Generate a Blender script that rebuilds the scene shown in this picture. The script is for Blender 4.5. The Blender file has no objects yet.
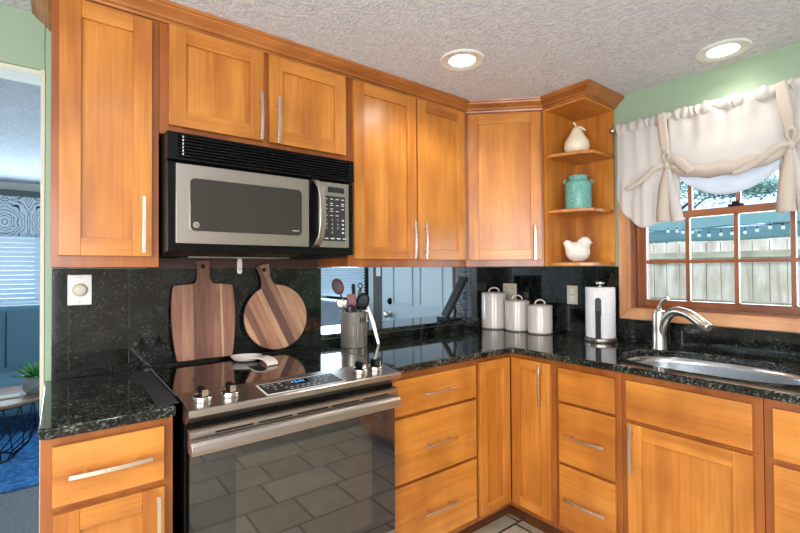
import bpy, bmesh, math, random
from mathutils import Matrix, Vector
random.seed(7)
PI = math.pi
SC = bpy.context.scene
COL = SC.collection

# ------------------------------------------------------------------ camera
cam_d = bpy.data.cameras.new('camera'); cam = bpy.data.objects.new('camera', cam_d); COL.objects.link(cam)
RR = Vector((0.7908586593, -0.6119687844, -0.0060652975))
UU = Vector((-0.0030527938, -0.0138553071, 0.9998993504))
FF = Vector((0.6119912266, 0.7907605436, 0.0128258041))
mw = Matrix((( RR.x, UU.x, -FF.x, -2.4231), (RR.y, UU.y, -FF.y, -2.0429), (RR.z, UU.z, -FF.z, 1.3067), (0, 0, 0, 1)))
cam.matrix_world = mw
cam_d.sensor_width = 36.0
cam_d.lens = 440.56 / 800 * 36.0
cam_d.shift_y = -2.64 / 800
cam_d.clip_start = 0.02
SC.camera = cam

# ------------------------------------------------------------------ world, exposure, lights
SC.view_settings.view_transform = 'Standard'
SC.view_settings.look = 'None'
SC.view_settings.gamma = 1.0
SC.view_settings.use_curve_mapping = False
SC.view_settings.exposure = 0.0
w = bpy.data.worlds.new('sky'); SC.world = w; w.use_nodes = True
wn = w.node_tree; wn.nodes.clear()
wo = wn.nodes.new('ShaderNodeOutputWorld'); wb = wn.nodes.new('ShaderNodeBackground')
wt = wn.nodes.new('ShaderNodeTexCoord'); wz = wn.nodes.new('ShaderNodeTexNoise'); wr = wn.nodes.new('ShaderNodeValToRGB')
wz.inputs['Scale'].default_value = 2.2; wz.inputs['Detail'].default_value = 5
wr.color_ramp.elements[0].color = (0.42, 0.62, 0.98, 1); wr.color_ramp.elements[0].position = 0.35
wr.color_ramp.elements[1].color = (0.86, 0.93, 1.0, 1); wr.color_ramp.elements[1].position = 0.62
wn.links.new(wt.outputs['Generated'], wz.inputs['Vector']); wn.links.new(wz.outputs['Fac'], wr.inputs['Fac'])
wn.links.new(wr.outputs['Color'], wb.inputs['Color']); wn.links.new(wb.outputs[0], wo.inputs[0])
wb.inputs['Strength'].default_value = 2.3

def light(name, kind, loc, rot, energy, color, **kw):
    d = bpy.data.lights.new(name, kind); d.energy = energy; d.color = color
    for k, v in kw.items(): setattr(d, k, v)
    o = bpy.data.objects.new(name, d); COL.objects.link(o); o.location = loc; o.rotation_euler = rot
    return o
ZC = 2.24                                             # ceiling height
WARM = (1.0, 0.93, 0.84); DAY = (0.80, 0.90, 1.0)
# area lamps as window daylight; dining and side ones are fill added behind camera
light('fill_lamp_dining', 'AREA', (-3.0, -3.98, 1.3), (-PI/2, 0, PI), 62, (0.93, 0.96, 1.0), shape='RECTANGLE', size=1.0, size_y=1.5)
light('fill_lamp_side', 'AREA', (-3.63, -2.0, 1.4), (0, -PI/2, 0), 56, (0.93, 0.96, 1.0), shape='RECTANGLE', size=1.4, size_y=1.5)
light('daylight_sink_window', 'AREA', (0.42, -1.39, 1.5), (0, PI/2, 0), 16, DAY, shape='RECTANGLE', size=0.8, size_y=0.85)
light('daylight_living_window', 'AREA', (-2.7, 3.86, 1.3), (-PI/2, 0, 0), 55, (0.62, 0.82, 1.0), shape='RECTANGLE', size=1.6, size_y=0.7)
light('daylight_living_side', 'AREA', (-0.10, 2.1, 1.4), (0, PI/2, 0), 42, (0.62, 0.82, 1.0), shape='RECTANGLE', size=0.9, size_y=0.9)
for i, (x, y, e) in enumerate([(-1.004, -0.671, 12), (-0.175, -1.409, 4), (-2.2, -1.35, 15), (-1.0, -2.1, 13), (-2.3, -2.9, 12)]):  # first two are visible fittings; the other three are added room fill
    light('downlight', 'SPOT', (x, y, ZC - 0.022), (0, 0, 0), e * 1.35, WARM, spot_size=2.6, spot_blend=0.6, shadow_soft_size=0.05)

sun = light('sun', 'SUN', (2, -2, 6), (0, 0, 0), 4.2, (1.0, 0.96, 0.90), angle=0.25)
sun.rotation_euler = Vector((0.46, -0.30, -0.84)).to_track_quat('-Z', 'Y').to_euler()
# ------------------------------------------------------------------ helpers
def lin(r, g, b):
    f = lambda c: (c/255/12.92) if c/255 <= 0.04045 else ((c/255+0.055)/1.055)**2.4
    return (f(r), f(g), f(b), 1)

class MB:
    def __init__(s): s.bm = bmesh.new()
    def _m(s, faces, mi):
        for f in faces: f.material_index = mi
    def box(s, x0, x1, y0, y1, z0, z1, mi=0):
        if x0 > x1: x0, x1 = x1, x0
        if y0 > y1: y0, y1 = y1, y0
        if z0 > z1: z0, z1 = z1, z0
        v = [s.bm.verts.new(p) for p in ((x0,y0,z0),(x1,y0,z0),(x1,y1,z0),(x0,y1,z0),(x0,y0,z1),(x1,y0,z1),(x1,y1,z1),(x0,y1,z1))]
        fs = [s.bm.faces.new([v[i] for i in q]) for q in ((0,3,2,1),(4,5,6,7),(0,1,5,4),(1,2,6,5),(2,3,7,6),(3,0,4,7))]
        s._m(fs, mi); return s
    def prism(s, pts, a, b, axis='z', mi=0):
        """extrude a 2D polygon between a and b along an axis. pts are (x,y) for z, (x,z) for y, (y,z) for x"""
        def P(p, t):
            return {'z': (p[0], p[1], t), 'y': (p[0], t, p[1]), 'x': (t, p[0], p[1])}[axis]
        A = [s.bm.verts.new(P(p, a)) for p in pts]; B = [s.bm.verts.new(P(p, b)) for p in pts]
        n = len(pts); fs = [s.bm.faces.new(A[::-1]), s.bm.faces.new(B)]
        for i in range(n): fs.append(s.bm.faces.new((A[i], A[(i+1)%n], B[(i+1)%n], B[i])))
        s._m(fs, mi); return s
    def lathe(s, prof, c=(0,0,0), n=32, mi=0, sx=1, sy=1):
        """prof: list of (radius, z)"""
        rings = []
        for r, z in prof:
            if r <= 1e-6: rings.append([s.bm.verts.new((c[0], c[1], c[2]+z))])
            else: rings.append([s.bm.verts.new((c[0]+sx*r*math.cos(2*PI*k/n), c[1]+sy*r*math.sin(2*PI*k/n), c[2]+z)) for k in range(n)])
        for a, b in zip(rings, rings[1:]):
            for k in range(n):
                k2 = (k+1) % n
                if len(a) == 1 and len(b) == 1: continue
                if len(a) == 1: f = s.bm.faces.new((a[0], b[k2], b[k]))
                elif len(b) == 1: f = s.bm.faces.new((a[k], a[k2], b[0]))
                else: f = s.bm.faces.new((a[k], a[k2], b[k2], b[k]))
                f.material_index = mi
        return s
    def tube(s, pts, r, n=10, mi=0, flat=1.0, up=None):
        pts = [Vector(p) for p in pts]; m = len(pts)
        rs = r if isinstance(r, (list, tuple)) else [r]*m
        rings = []; prev = None
        for i, p in enumerate(pts):
            t = (pts[min(i+1, m-1)] - pts[max(i-1, 0)]).normalized()
            if prev is None:
                a = Vector(up) if up else (Vector((0,0,1)) if abs(t.z) < 0.9 else Vector((0,1,0)))
                nx = (a - t*a.dot(t)).normalized()
            else: nx = (prev - t*prev.dot(t)).normalized()
            prev = nx; ny = t.cross(nx)
            rings.append([s.bm.verts.new(p + nx*rs[i]*math.cos(2*PI*k/n)*flat + ny*rs[i]*math.sin(2*PI*k/n)) for k in range(n)])
        for a, b in zip(rings, rings[1:]):
            for k in range(n):
                f = s.bm.faces.new((a[k], a[(k+1)%n], b[(k+1)%n], b[k])); f.material_index = mi
        for q in (rings[0][::-1], rings[-1]):
            f = s.bm.faces.new(q); f.material_index = mi
        return s
    def ribbon(s, pts, width, thick, wdir, mi=0):
        """rectangular bar swept along pts; wdir = direction of its width"""
        W = Vector(wdir).normalized(); pts = [Vector(p) for p in pts]; rings = []
        for i, p in enumerate(pts):
            t = (pts[min(i+1, len(pts)-1)] - pts[max(i-1, 0)]).normalized(); N = t.cross(W).normalized()
            rings.append([s.bm.verts.new(p + W*width/2*a + N*thick/2*b) for a, b in ((-1,-1),(1,-1),(1,1),(-1,1))])
        for a, b in zip(rings, rings[1:]):
            for k in range(4):
                f = s.bm.faces.new((a[k], a[(k+1)%4], b[(k+1)%4], b[k])); f.material_index = mi
        for q in (rings[0][::-1], rings[-1]):
            f = s.bm.faces.new(q); f.material_index = mi
        return s
    def grid(s, fn, nu, nv, mi=0):
        vs = [[s.bm.verts.new(fn(i/nu, j/nv)) for j in range(nv+1)] for i in range(nu+1)]
        for i in range(nu):
            for j in range(nv):
                f = s.bm.faces.new((vs[i][j], vs[i+1][j], vs[i+1][j+1], vs[i][j+1])); f.material_index = mi
        return s
    def ball(s, c, r, sub=3, sc=(1,1,1), mi=0, rot=None):
        m = Matrix.Translation(c) @ (rot if rot else Matrix.Identity(4)) @ Matrix.Diagonal((r*sc[0], r*sc[1], r*sc[2], 1))
        g = bmesh.ops.create_icosphere(s.bm, subdivisions=sub, radius=1, matrix=m)
        for v in g['verts']:
            for f in v.link_faces: f.material_index = mi
        return s
    def xf(s, m):
        bmesh.ops.transform(s.bm, matrix=m, verts=s.bm.verts); return s
    def obj(s, name, mats, parent=None, bevel=0, smooth=False, solid=0, sub=0, seg=2):
        bmesh.ops.recalc_face_normals(s.bm, faces=s.bm.faces)
        me = bpy.data.meshes.new(name); s.bm.to_mesh(me); s.bm.free()
        if not isinstance(mats, (list, tuple)): mats = [mats]
        for m in mats: me.materials.append(m)
        o = bpy.data.objects.new(name, me); COL.objects.link(o)
        if parent: o.parent = parent
        if smooth:
            for p in me.polygons: p.use_smooth = True
            if smooth == 'auto': me.set_sharp_from_angle(angle=0.6)
        if solid:
            q = o.modifiers.new('s', 'SOLIDIFY'); q.thickness = solid; q.offset = 0
        if sub:
            q = o.modifiers.new('u', 'SUBSURF'); q.levels = sub; q.render_levels = sub
        if bevel:
            q = o.modifiers.new('b', 'BEVEL'); q.width = bevel; q.segments = seg; q.limit_method = 'ANGLE'; q.angle_limit = 0.6
            if not smooth: 
                for p in me.polygons: p.use_smooth = True
                me.set_sharp_from_angle(angle=0.3)
            q.harden_normals = True
        return o

def tag(o, label=None, cat=None, group=None, kind=None):
    if label: o['label'] = label
    if cat: o['category'] = cat
    if group: o['group'] = group
    if kind: o['kind'] = kind
    return o
def thing(name, label, cat, loc=(0,0,0), rz=0, group=None):
    o = bpy.data.objects.new(name, None); o.empty_display_size = 0.05; COL.objects.link(o)
    o.location = loc; o.rotation_euler = (0, 0, rz)
    return tag(o, label, cat, group)
def struct(o, label=None, cat=None): return tag(o, label, cat, None, 'structure')
def clone(root, label=None, group=None, loc=None, rz=None):
    r = root.copy(); COL.objects.link(r)
    if loc is not None: r.location = loc
    if rz is not None: r.rotation_euler = (0, 0, rz)
    if label: r['label'] = label
    if group: r['group'] = group
    for ch in list(root.children):
        c = ch.copy(); COL.objects.link(c); c.parent = r
        for g in list(ch.children):
            d = g.copy(); COL.objects.link(d); d.parent = c
    return r
def text_obj(name, body, size, mat, parent, M, extrude=0.0004, align='CENTER'):
    c = bpy.data.curves.new(name, 'FONT'); c.body = body; c.size = size; c.extrude = extrude; c.align_x = align; c.align_y = 'CENTER'; c.resolution_u = 3
    t = bpy.data.objects.new(name, c); COL.objects.link(t)
    dg = bpy.context.evaluated_depsgraph_get(); me = bpy.data.meshes.new_from_object(t.evaluated_get(dg))
    bpy.data.objects.remove(t); me.transform(M); me.materials.clear(); me.materials.append(mat)
    o = bpy.data.objects.new(name, me); COL.objects.link(o); o.parent = parent
    return o
FRONT_TXT = Matrix.Rotation(PI/2, 4, 'X')          # text lying in xz, facing -y

# ------------------------------------------------------------------ materials
def mat(name):
    m = bpy.data.materials.new(name); m.use_nodes = True; t = m.node_tree
    return m, t, t.nodes['Principled BSDF']
def nd(t, kind, **kw):
    n = t.nodes.new(kind)
    for k, v in kw.items():
        if k in n.inputs: n.inputs[k].default_value = v
        else: setattr(n, k, v)
    return n
def coords(t, scale=(1,1,1), rot=(0,0,0), rnd=False, kind='Object'):
    tc = nd(t, 'ShaderNodeTexCoord'); mp = nd(t, 'ShaderNodeMapping')
    mp.inputs['Scale'].default_value = scale; mp.inputs['Rotation'].default_value = rot
    if rnd:
        oi = nd(t, 'ShaderNodeObjectInfo'); ad = nd(t, 'ShaderNodeVectorMath', operation='ADD'); ml = nd(t, 'ShaderNodeMath', operation='MULTIPLY'); ml.inputs[1].default_value = 17.0
        t.links.new(oi.outputs['Random'], ml.inputs[0]); t.links.new(ml.outputs[0], ad.inputs[1]); t.links.new(tc.outputs[kind], ad.inputs[0]); t.links.new(ad.outputs[0], mp.inputs['Vector'])
    else: t.links.new(tc.outputs[kind], mp.inputs['Vector'])
    return mp.outputs['Vector']
def ramp(t, src, stops):
    r = nd(t, 'ShaderNodeValToRGB'); e = r.color_ramp.elements
    e[0].position, e[0].color = stops[0]; e[1].position, e[1].color = stops[-1]
    for p, c in stops[1:-1]:
        q = e.new(p); q.color = c
    t.links.new(src, r.inputs['Fac']); return r.outputs['Color']
def bump(t, b, src, strength, dist=0.002):
    n = nd(t, 'ShaderNodeBump'); n.inputs['Strength'].default_value = strength; n.inputs['Distance'].default_value = dist
    t.links.new(src, n.inputs['Height']); t.links.new(n.outputs[0], b.inputs['Normal'])
def plain(name, rgb, rough=0.5, metal=0.0, spec=None, coat=0, emit=None, alpha=None, es=1):
    m, t, b = mat(name); b.inputs['Base Color'].default_value = lin(*rgb); b.inputs['Roughness'].default_value = rough; b.inputs['Metallic'].default_value = metal
    if coat: b.inputs['Coat Weight'].default_value = coat; b.inputs['Coat Roughness'].default_value = 0.1
    if emit: b.inputs['Emission Color'].default_value = lin(*emit); b.inputs['Emission Strength'].default_value = es
    # faint procedural mottling so that no surface is dead flat
    n = nd(t, 'ShaderNodeTexNoise', Scale=35.0, Detail=3.0); t.links.new(coords(t), n.inputs['Vector'])
    r = nd(t, 'ShaderNodeMapRange'); r.inputs['To Min'].default_value = rough*0.85; r.inputs['To Max'].default_value = min(1, rough*1.15)
    t.links.new(n.outputs['Fac'], r.inputs['Value']); t.links.new(r.outputs[0], b.inputs['Roughness'])
    return m
def wood(name, dark, mid, light_, rot=(0,0,0), rough=0.3, fine=1.0):
    m, t, b = mat(name)
    ax = 0 if rot[1] else (1 if rot[0] else 2)          # axis the grain runs along
    def sc(a, l): q = [a, a, a]; q[ax] = l; return tuple(q)
    v = coords(t, sc(9*fine, 0.9*fine), (0,0,0), True)
    n = nd(t, 'ShaderNodeTexNoise', Scale=1.0, Detail=6.0, Roughness=0.55, Distortion=0.8); t.links.new(v, n.inputs['Vector'])
    c1 = ramp(t, n.outputs['Fac'], [(0.30, lin(*dark)), (0.52, lin(*mid)), (0.75, lin(*light_))])
    v2 = coords(t, sc(90*fine, 3*fine), (0,0,0), True)
    n2 = nd(t, 'ShaderNodeTexNoise', Scale=1.0, Detail=3.0); t.links.new(v2, n2.inputs['Vector'])
    c2 = ramp(t, n2.outputs['Fac'], [(0.3, (0.86,0.83,0.80,1)), (0.55, (1,1,1,1))])
    v3 = coords(t, (5, 5, 2.5), (0,0,0), True)
    n3 = nd(t, 'ShaderNodeTexNoise', Scale=1.4, Detail=2.0); t.links.new(v3, n3.inputs['Vector'])
    c3 = ramp(t, n3.outputs['Fac'], [(0.32, (0.80,0.74,0.68,1)), (0.62, (1.06,1.06,1.06,1))])
    a = nd(t, 'ShaderNodeMixRGB', blend_type='MULTIPLY'); a.inputs[0].default_value = 1; t.links.new(c1, a.inputs[1]); t.links.new(c2, a.inputs[2])
    a2 = nd(t, 'ShaderNodeMixRGB', blend_type='MULTIPLY'); a2.inputs[0].default_value = 1; t.links.new(a.outputs[0], a2.inputs[1]); t.links.new(c3, a2.inputs[2])
    t.links.new(a2.outputs[0], b.inputs['Base Color']); b.inputs['Roughness'].default_value = rough
    b.inputs['Coat Weight'].default_value = 0.25; b.inputs['Coat Roughness'].default_value = 0.2
    bump(t, b, n2.outputs['Fac'], 0.08, 0.001)
    return m
D_, M_, L_ = (170, 100, 34), (195, 125, 48), (210, 144, 66)
WV = wood('maple_vertical', D_, M_, L_)
WH = wood('maple_horizontal', D_, M_, L_, (0, PI/2, 0))
WB_ = wood('maple_frame', (134, 72, 26), (156, 88, 34), (174, 104, 44))
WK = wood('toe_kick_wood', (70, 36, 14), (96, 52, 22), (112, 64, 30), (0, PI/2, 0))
WCR = wood('crown_wood', (130, 76, 32), (168, 102, 46), (190, 124, 62), (0, PI/2, 0))
WCB = wood('crown_wood_side', (130, 76, 32), (168, 102, 46), (190, 124, 62), (PI/2, 0, 0))
WWIN = wood('window_wood_vertical', (112, 60, 28), (144, 84, 44), (168, 106, 62))
WWINH = wood('window_wood_horizontal', (112, 60, 28), (144, 84, 44), (168, 106, 62), (PI/2, 0, 0))
WCAS = wood('casing_wood_vertical', (180, 120, 76), (206, 152, 108), (220, 172, 130))
WCASH = wood('casing_wood_horizontal', (180, 120, 76), (206, 152, 108), (220, 172, 130), (PI/2, 0, 0))

def granite(name, flecks=1.0, seam=None):
    m, t, b = mat(name)
    v = coords(t, (1, 1, 1))
    vo = nd(t, 'ShaderNodeTexVoronoi', Scale=210.0, feature='F1'); 
    n0 = nd(t, 'ShaderNodeTexNoise', Scale=30.0, Detail=4.0); t.links.new(v, n0.inputs['Vector'])
    mx = nd(t, 'ShaderNodeMixRGB'); mx.inputs[0].default_value = 0.02; t.links.new(v, mx.inputs[1]); t.links.new(n0.outputs['Color'], mx.inputs[2])
    t.links.new(mx.outputs[0], vo.inputs['Vector'])
    sep = nd(t, 'ShaderNodeSeparateColor'); t.links.new(vo.outputs['Color'], sep.inputs[0])
    c1 = ramp(t, sep.outputs[0], [(0.0, (0.004,0.005,0.005,1)), (0.60, (0.012,0.016,0.014,1)), (0.80, (0.045*flecks,0.052*flecks,0.040*flecks,1)), (0.93, (0.11*flecks,0.12*flecks,0.09*flecks,1)), (1.0, (0.20*flecks,0.20*flecks,0.17*flecks,1))])
    n1 = nd(t, 'ShaderNodeTexNoise', Scale=14.0, Detail=5.0); t.links.new(v, n1.inputs['Vector'])
    c2 = ramp(t, n1.outputs['Fac'], [(0.38, (0.25,0.25,0.25,1)), (0.62, (1,1,1,1))])
    a = nd(t, 'ShaderNodeMixRGB', blend_type='MULTIPLY'); a.inputs[0].default_value = 1; t.links.new(c1, a.inputs[1]); t.links.new(c2, a.inputs[2])
    t.links.new(a.outputs[0], b.inputs['Base Color'])
    b.inputs['Roughness'].default_value = 0.06; b.inputs['IOR'].default_value = 1.5
    return m
GR = granite('black_granite', 1.15)
GRW = granite('black_granite_wall', 0.32)

def steel(name, rgb=(184,176,170), rough=0.3, stretch=(1.5, 1.5, 420)):
    m, t, b = mat(name); b.inputs['Base Color'].default_value = lin(*rgb); b.inputs['Metallic'].default_value = 1
    n = nd(t, 'ShaderNodeTexNoise', Scale=1.0, Detail=2.0); t.links.new(coords(t, stretch), n.inputs['Vector'])
    r = nd(t, 'ShaderNodeMapRange'); r.inputs['To Min'].default_value = rough*0.9; r.inputs['To Max'].default_value = rough*1.1
    t.links.new(n.outputs['Fac'], r.inputs['Value']); t.links.new(r.outputs[0], b.inputs['Roughness'])
    bump(t, b, n.outputs['Fac'], 0.012, 0.0003)
    return m
ST = steel('brushed_steel')
STB = steel('brushed_nickel', (196,188,176), 0.30, (60, 60, 60))
STS = steel('sink_steel', (200,204,208), 0.24, (40, 40, 40))
PULL = plain('satin_nickel', (224, 216, 204), 0.26, 1.0)
CHR = plain('chrome', (215, 210, 200), 0.08, 1.0)
BLK = plain('black_enamel', (9, 9, 10), 0.18)
BLKM = plain('black_plastic', (14, 14, 15), 0.42)
for m_ in (BLK, BLKM): m_.node_tree.nodes['Principled BSDF'].inputs['Specular IOR Level'].default_value = 0.22
BGLASS = plain('black_glass', (6, 6, 7), 0.03, coat=0.5)
OVG = plain('oven_glass', (20, 28, 34), 0.03, coat=1.0); OVG.node_tree.nodes['Principled BSDF'].inputs['IOR'].default_value = 1.75; OVG2 = plain('oven_window_glass', (46, 44, 42), 0.03, coat=1.0); OVG2.node_tree.nodes['Principled BSDF'].inputs['IOR'].default_value = 1.9
MWG = plain('microwave_glass', (52, 48, 44), 0.08)
PANELG = plain('control_panel_dark', (36, 36, 35), 0.5)
WHITE = plain('white_plastic', (226, 224, 218), 0.35)
CREAM = plain('cream_plastic', (206, 196, 172), 0.4)
CERA = plain('white_ceramic', (214, 202, 190), 0.14, coat=0.3)
GREY = plain('dark_grey_silicone', (44, 44, 46), 0.55)
MARK = plain('printed_marks', (205, 205, 200), 0.5)
LCD = plain('lcd_digits', (60, 150, 220), 0.4, emit=(70, 165, 235), es=1.6)
LCDG = plain('lcd_dark', (40, 42, 40), 0.2)
RUBR = plain('red_silicone', (120, 18, 26), 0.35)
DWOOD = plain('dark_utensil_wood', (74, 40, 34), 0.5)

def paint(name, rgb, bs=0.0, scale=60):
    m, t, b = mat(name); b.inputs['Roughness'].default_value = 0.45 if not bs else 0.85
    n = nd(t, 'ShaderNodeTexNoise', Scale=float(scale), Detail=4.0); t.links.new(coords(t), n.inputs['Vector'])
    c = lin(*rgb); t.links.new(ramp(t, n.outputs['Fac'], [(0.3, tuple(x*0.96 for x in c[:3])+(1,)), (0.7, c)]), b.inputs['Base Color'])
    if bs: bump(t, b, n.outputs['Fac'], bs, 0.01)
    return m
SAGE = paint('sage_green_paint', (148, 170, 142))
TRIMP = paint('cream_trim_paint', (206, 204, 178))
LWALL = paint('living_wall_paint', (200, 202, 200))
KWALL = paint('pale_wall_paint', (224, 216, 206))
def ceiling_mat():
    m, t, b = mat('textured_ceiling'); b.inputs['Roughness'].default_value = 0.9
    v = coords(t, (1, 1, 1))
    n = nd(t, 'ShaderNodeTexNoise', Scale=15.0, Detail=5.0, Roughness=0.6, Distortion=3.0); t.links.new(v, n.inputs['Vector'])
    n2 = nd(t, 'ShaderNodeTexNoise', Scale=34.0, Detail=3.0, Distortion=2.0); t.links.new(v, n2.inputs['Vector'])
    a = nd(t, 'ShaderNodeMath', operation='ADD'); t.links.new(n.outputs['Fac'], a.inputs[0]); t.links.new(n2.outputs['Fac'], a.inputs[1])
    t.links.new(ramp(t, n.outputs['Fac'], [(0.35, lin(200, 203, 208)), (0.6, lin(220, 222, 226))]), b.inputs['Base Color'])
    bump(t, b, a.outputs[0], 0.6, 0.015)
    return m
CEIL = ceiling_mat()
def tile_mat():
    m, t, b = mat('floor_tile'); b.inputs['Roughness'].default_value = 0.35
    v = coords(t, (1, 1, 1)); mpn = v.node; mpn.inputs['Location'].default_value = (0.13, 0.06, 0)
    br = nd(t, 'ShaderNodeTexBrick'); br.offset = 0.5; br.squash = 0.62; br.squash_frequency = 2
    br.inputs['Scale'].default_value = 1.0; br.inputs['Brick Width'].default_value = 0.44; br.inputs['Row Height'].default_value = 0.27; br.inputs['Mortar Size'].default_value = 0.006
    br.inputs['Color1'].default_value = lin(216, 200, 176); br.inputs['Color2'].default_value = lin(190, 174, 152); br.inputs['Mortar'].default_value = lin(64, 52, 42)
    t.links.new(v, br.inputs['Vector'])
    n = nd(t, 'ShaderNodeTexNoise', Scale=9.0, Detail=5.0); t.links.new(v, n.inputs['Vector'])
    a = nd(t, 'ShaderNodeMixRGB', blend_type='MULTIPLY'); a.inputs[0].default_value = 1; t.links.new(br.outputs['Color'], a.inputs[1])
    t.links.new(ramp(t, n.outputs['Fac'], [(0.3, (0.78,0.76,0.74,1)), (0.7, (1,1,1,1))]), a.inputs[2]); t.links.new(a.outputs[0], b.inputs['Base Color'])
    bump(t, b, br.outputs['Fac'], -0.3, 0.002)
    return m
TILE = tile_mat()
def fuzzy(name, c1, c2, scale, bs=1.0, dist=0.01, rough=0.95):
    m, t, b = mat(name); b.inputs['Roughness'].default_value = rough
    n = nd(t, 'ShaderNodeTexNoise', Scale=float(scale), Detail=5.0, Roughness=0.7); t.links.new(coords(t), n.inputs['Vector'])
    t.links.new(ramp(t, n.outputs['Fac'], [(0.35, lin(*c1)), (0.65, lin(*c2))]), b.inputs['Base Color']); bump(t, b, n.outputs['Fac'], bs, dist)
    return m
CARPET = fuzzy('grey_carpet', (104, 108, 112), (152, 156, 160), 90)
RUG = fuzzy('blue_rug', (16, 70, 132), (70, 150, 214), 26)
UPH = fuzzy('blue_grey_upholstery', (72, 106, 124), (94, 130, 148), 180, 0.3, 0.002)
GRASS = fuzzy('grass', (70, 100, 50), (120, 150, 80), 30)
def glass_mat():
    m = bpy.data.materials.new('window_glass'); m.use_nodes = True; t = m.node_tree; t.nodes.clear()
    o = nd(t, 'ShaderNodeOutputMaterial'); mx = nd(t, 'ShaderNodeMixShader'); tr = nd(t, 'ShaderNodeBsdfTransparent'); gl = nd(t, 'ShaderNodeBsdfGlossy'); fr = nd(t, 'ShaderNodeFresnel', IOR=1.3)
    gl.inputs['Roughness'].default_value = 0.02; tr.inputs['Color'].default_value = (0.97, 0.98, 0.99, 1)
    t.links.new(fr.outputs[0], mx.inputs[0]); t.links.new(tr.outputs[0], mx.inputs[1]); t.links.new(gl.outputs[0], mx.inputs[2]); t.links.new(mx.outputs[0], o.inputs[0])
    return m
def fabric(name, c, tr, rough=0.9):
    m = bpy.data.materials.new(name); m.use_nodes = True; t = m.node_tree; b = t.nodes['Principled BSDF']
    b.inputs['Roughness'].default_value = rough
    n = nd(t, 'ShaderNodeTexNoise', Scale=400.0, Detail=2.0); t.links.new(coords(t), n.inputs['Vector'])
    cc_ = lin(*c); t.links.new(ramp(t, n.outputs['Fac'], [(0.3, tuple(x*0.93 for x in cc_[:3])+(1,)), (0.7, cc_)]), b.inputs['Base Color'])
    tl = nd(t, 'ShaderNodeBsdfTranslucent'); tl.inputs['Color'].default_value = cc_
    mx = nd(t, 'ShaderNodeMixShader'); mx.inputs[0].default_value = tr; o = t.nodes['Material Output']
    t.links.new(b.outputs[0], mx.inputs[1]); t.links.new(tl.outputs[0], mx.inputs[2]); t.links.new(mx.outputs[0], o.inputs[0])
    return m
GLASS = glass_mat()
def board_mat(name, stripes, rot=(0,0,0)):
    """planks of different woods glued side by side along local x"""
    m, t, b = mat(name)
    tc = nd(t, 'ShaderNodeTexCoord'); mp = nd(t, 'ShaderNodeMapping'); mp.inputs['Rotation'].default_value = rot; t.links.new(tc.outputs['Object'], mp.inputs['Vector'])
    s = nd(t, 'ShaderNodeSeparateXYZ'); t.links.new(mp.outputs[0], s.inputs[0])
    r = nd(t, 'ShaderNodeMapRange'); r.inputs['From Min'].default_value = -0.16; r.inputs['From Max'].default_value = 0.16; t.links.new(s.outputs['X'], r.inputs['Value'])
    cr = nd(t, 'ShaderNodeValToRGB'); cr.color_ramp.interpolation = 'CONSTANT'; e = cr.color_ramp.elements
    e[0].position, e[0].color = stripes[0][0], lin(*stripes[0][1]); e[1].position, e[1].color = stripes[1][0], lin(*stripes[1][1])
    for p, c in stripes[2:]:
        q = e.new(p); q.color = lin(*c)
    t.links.new(r.outputs[0], cr.inputs['Fac'])
    m2 = nd(t, 'ShaderNodeMapping'); m2.inputs['Scale'].default_value = (60, 60, 5); t.links.new(mp.outputs[0], m2.inputs['Vector'])
    n = nd(t, 'ShaderNodeTexNoise', Scale=1.0, Detail=5.0, Distortion=0.8); t.links.new(m2.outputs[0], n.inputs['Vector'])
    a = nd(t, 'ShaderNodeMixRGB', blend_type='MULTIPLY'); a.inputs[0].default_value = 1; t.links.new(cr.outputs['Color'], a.inputs[1])
    t.links.new(ramp(t, n.outputs['Fac'], [(0.3, (0.62,0.58,0.56,1)), (0.62, (1.05,1.05,1.05,1))]), a.inputs[2]); t.links.new(a.outputs[0], b.inputs['Base Color'])
    b.inputs['Roughness'].default_value = 0.5
    return m

def spline(pts, n=8):
    out = []; m = len(pts)
    for i in range(m-1):
        p0, p1, p2, p3 = (Vector(pts[max(i-1,0)]), Vector(pts[i]), Vector(pts[i+1]), Vector(pts[min(i+2,m-1)]))
        for k in range(n):
            t = k/n; out.append(tuple(0.5*((2*p1)+(p2-p0)*t+(2*p0-5*p1+4*p2-p3)*t*t+(3*p1-p0-3*p2+p3)*t**3)))
    out.append(tuple(pts[-1])); return out
# ================================================================== STRUCTURE
XE = -2.465        # free end of the stove wall (doorway jamb)
PX0, PX1 = -1.362, -0.195   # pass-through above the counter
# floor / ceiling
struct(MB().box(-3.7, 0.14, -4.0, 0.06, -0.05, 0).obj('floor', TILE))
struct(MB().box(-3.7, 0.14, 0.06, 4.2, -0.05, 0).obj('floor', CARPET))
struct(MB().box(-3.7, 0.14, -4.0, 4.2, ZC, ZC+0.05).obj('ceiling', CEIL))
# stove wall with doorway header and pass-through
b = MB()
b.box(XE, PX0, 0, 0.12, 0, ZC)
b.box(PX1, 0, 0, 0.035, 0, ZC)
b.box(PX0, PX1, 0, 0.12, 0, 0.955)
b.box(PX0, PX1, 0, 0.12, 1.335, ZC); b.box(PX1, 0, 0.035, 0.12, 1.335, ZC)
b.box(-3.7, XE, 0, 0.12, 2.037, ZC)
b.box(-3.7, -3.5, 0, 0.12, 0, 2.037)
struct(b.obj('wall_back', SAGE, bevel=0.004))
b = MB(); b.box(XE-0.012, XE-0.0005, -0.002, 0.125, 0, 2.037); b.box(-3.5, XE, 0.012, 0.135, 2.022, 2.037); b.box(-3.5, -3.488, 0.012, 0.135, 0, 2.022)
struct(b.obj('trim_1', TRIMP))
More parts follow.
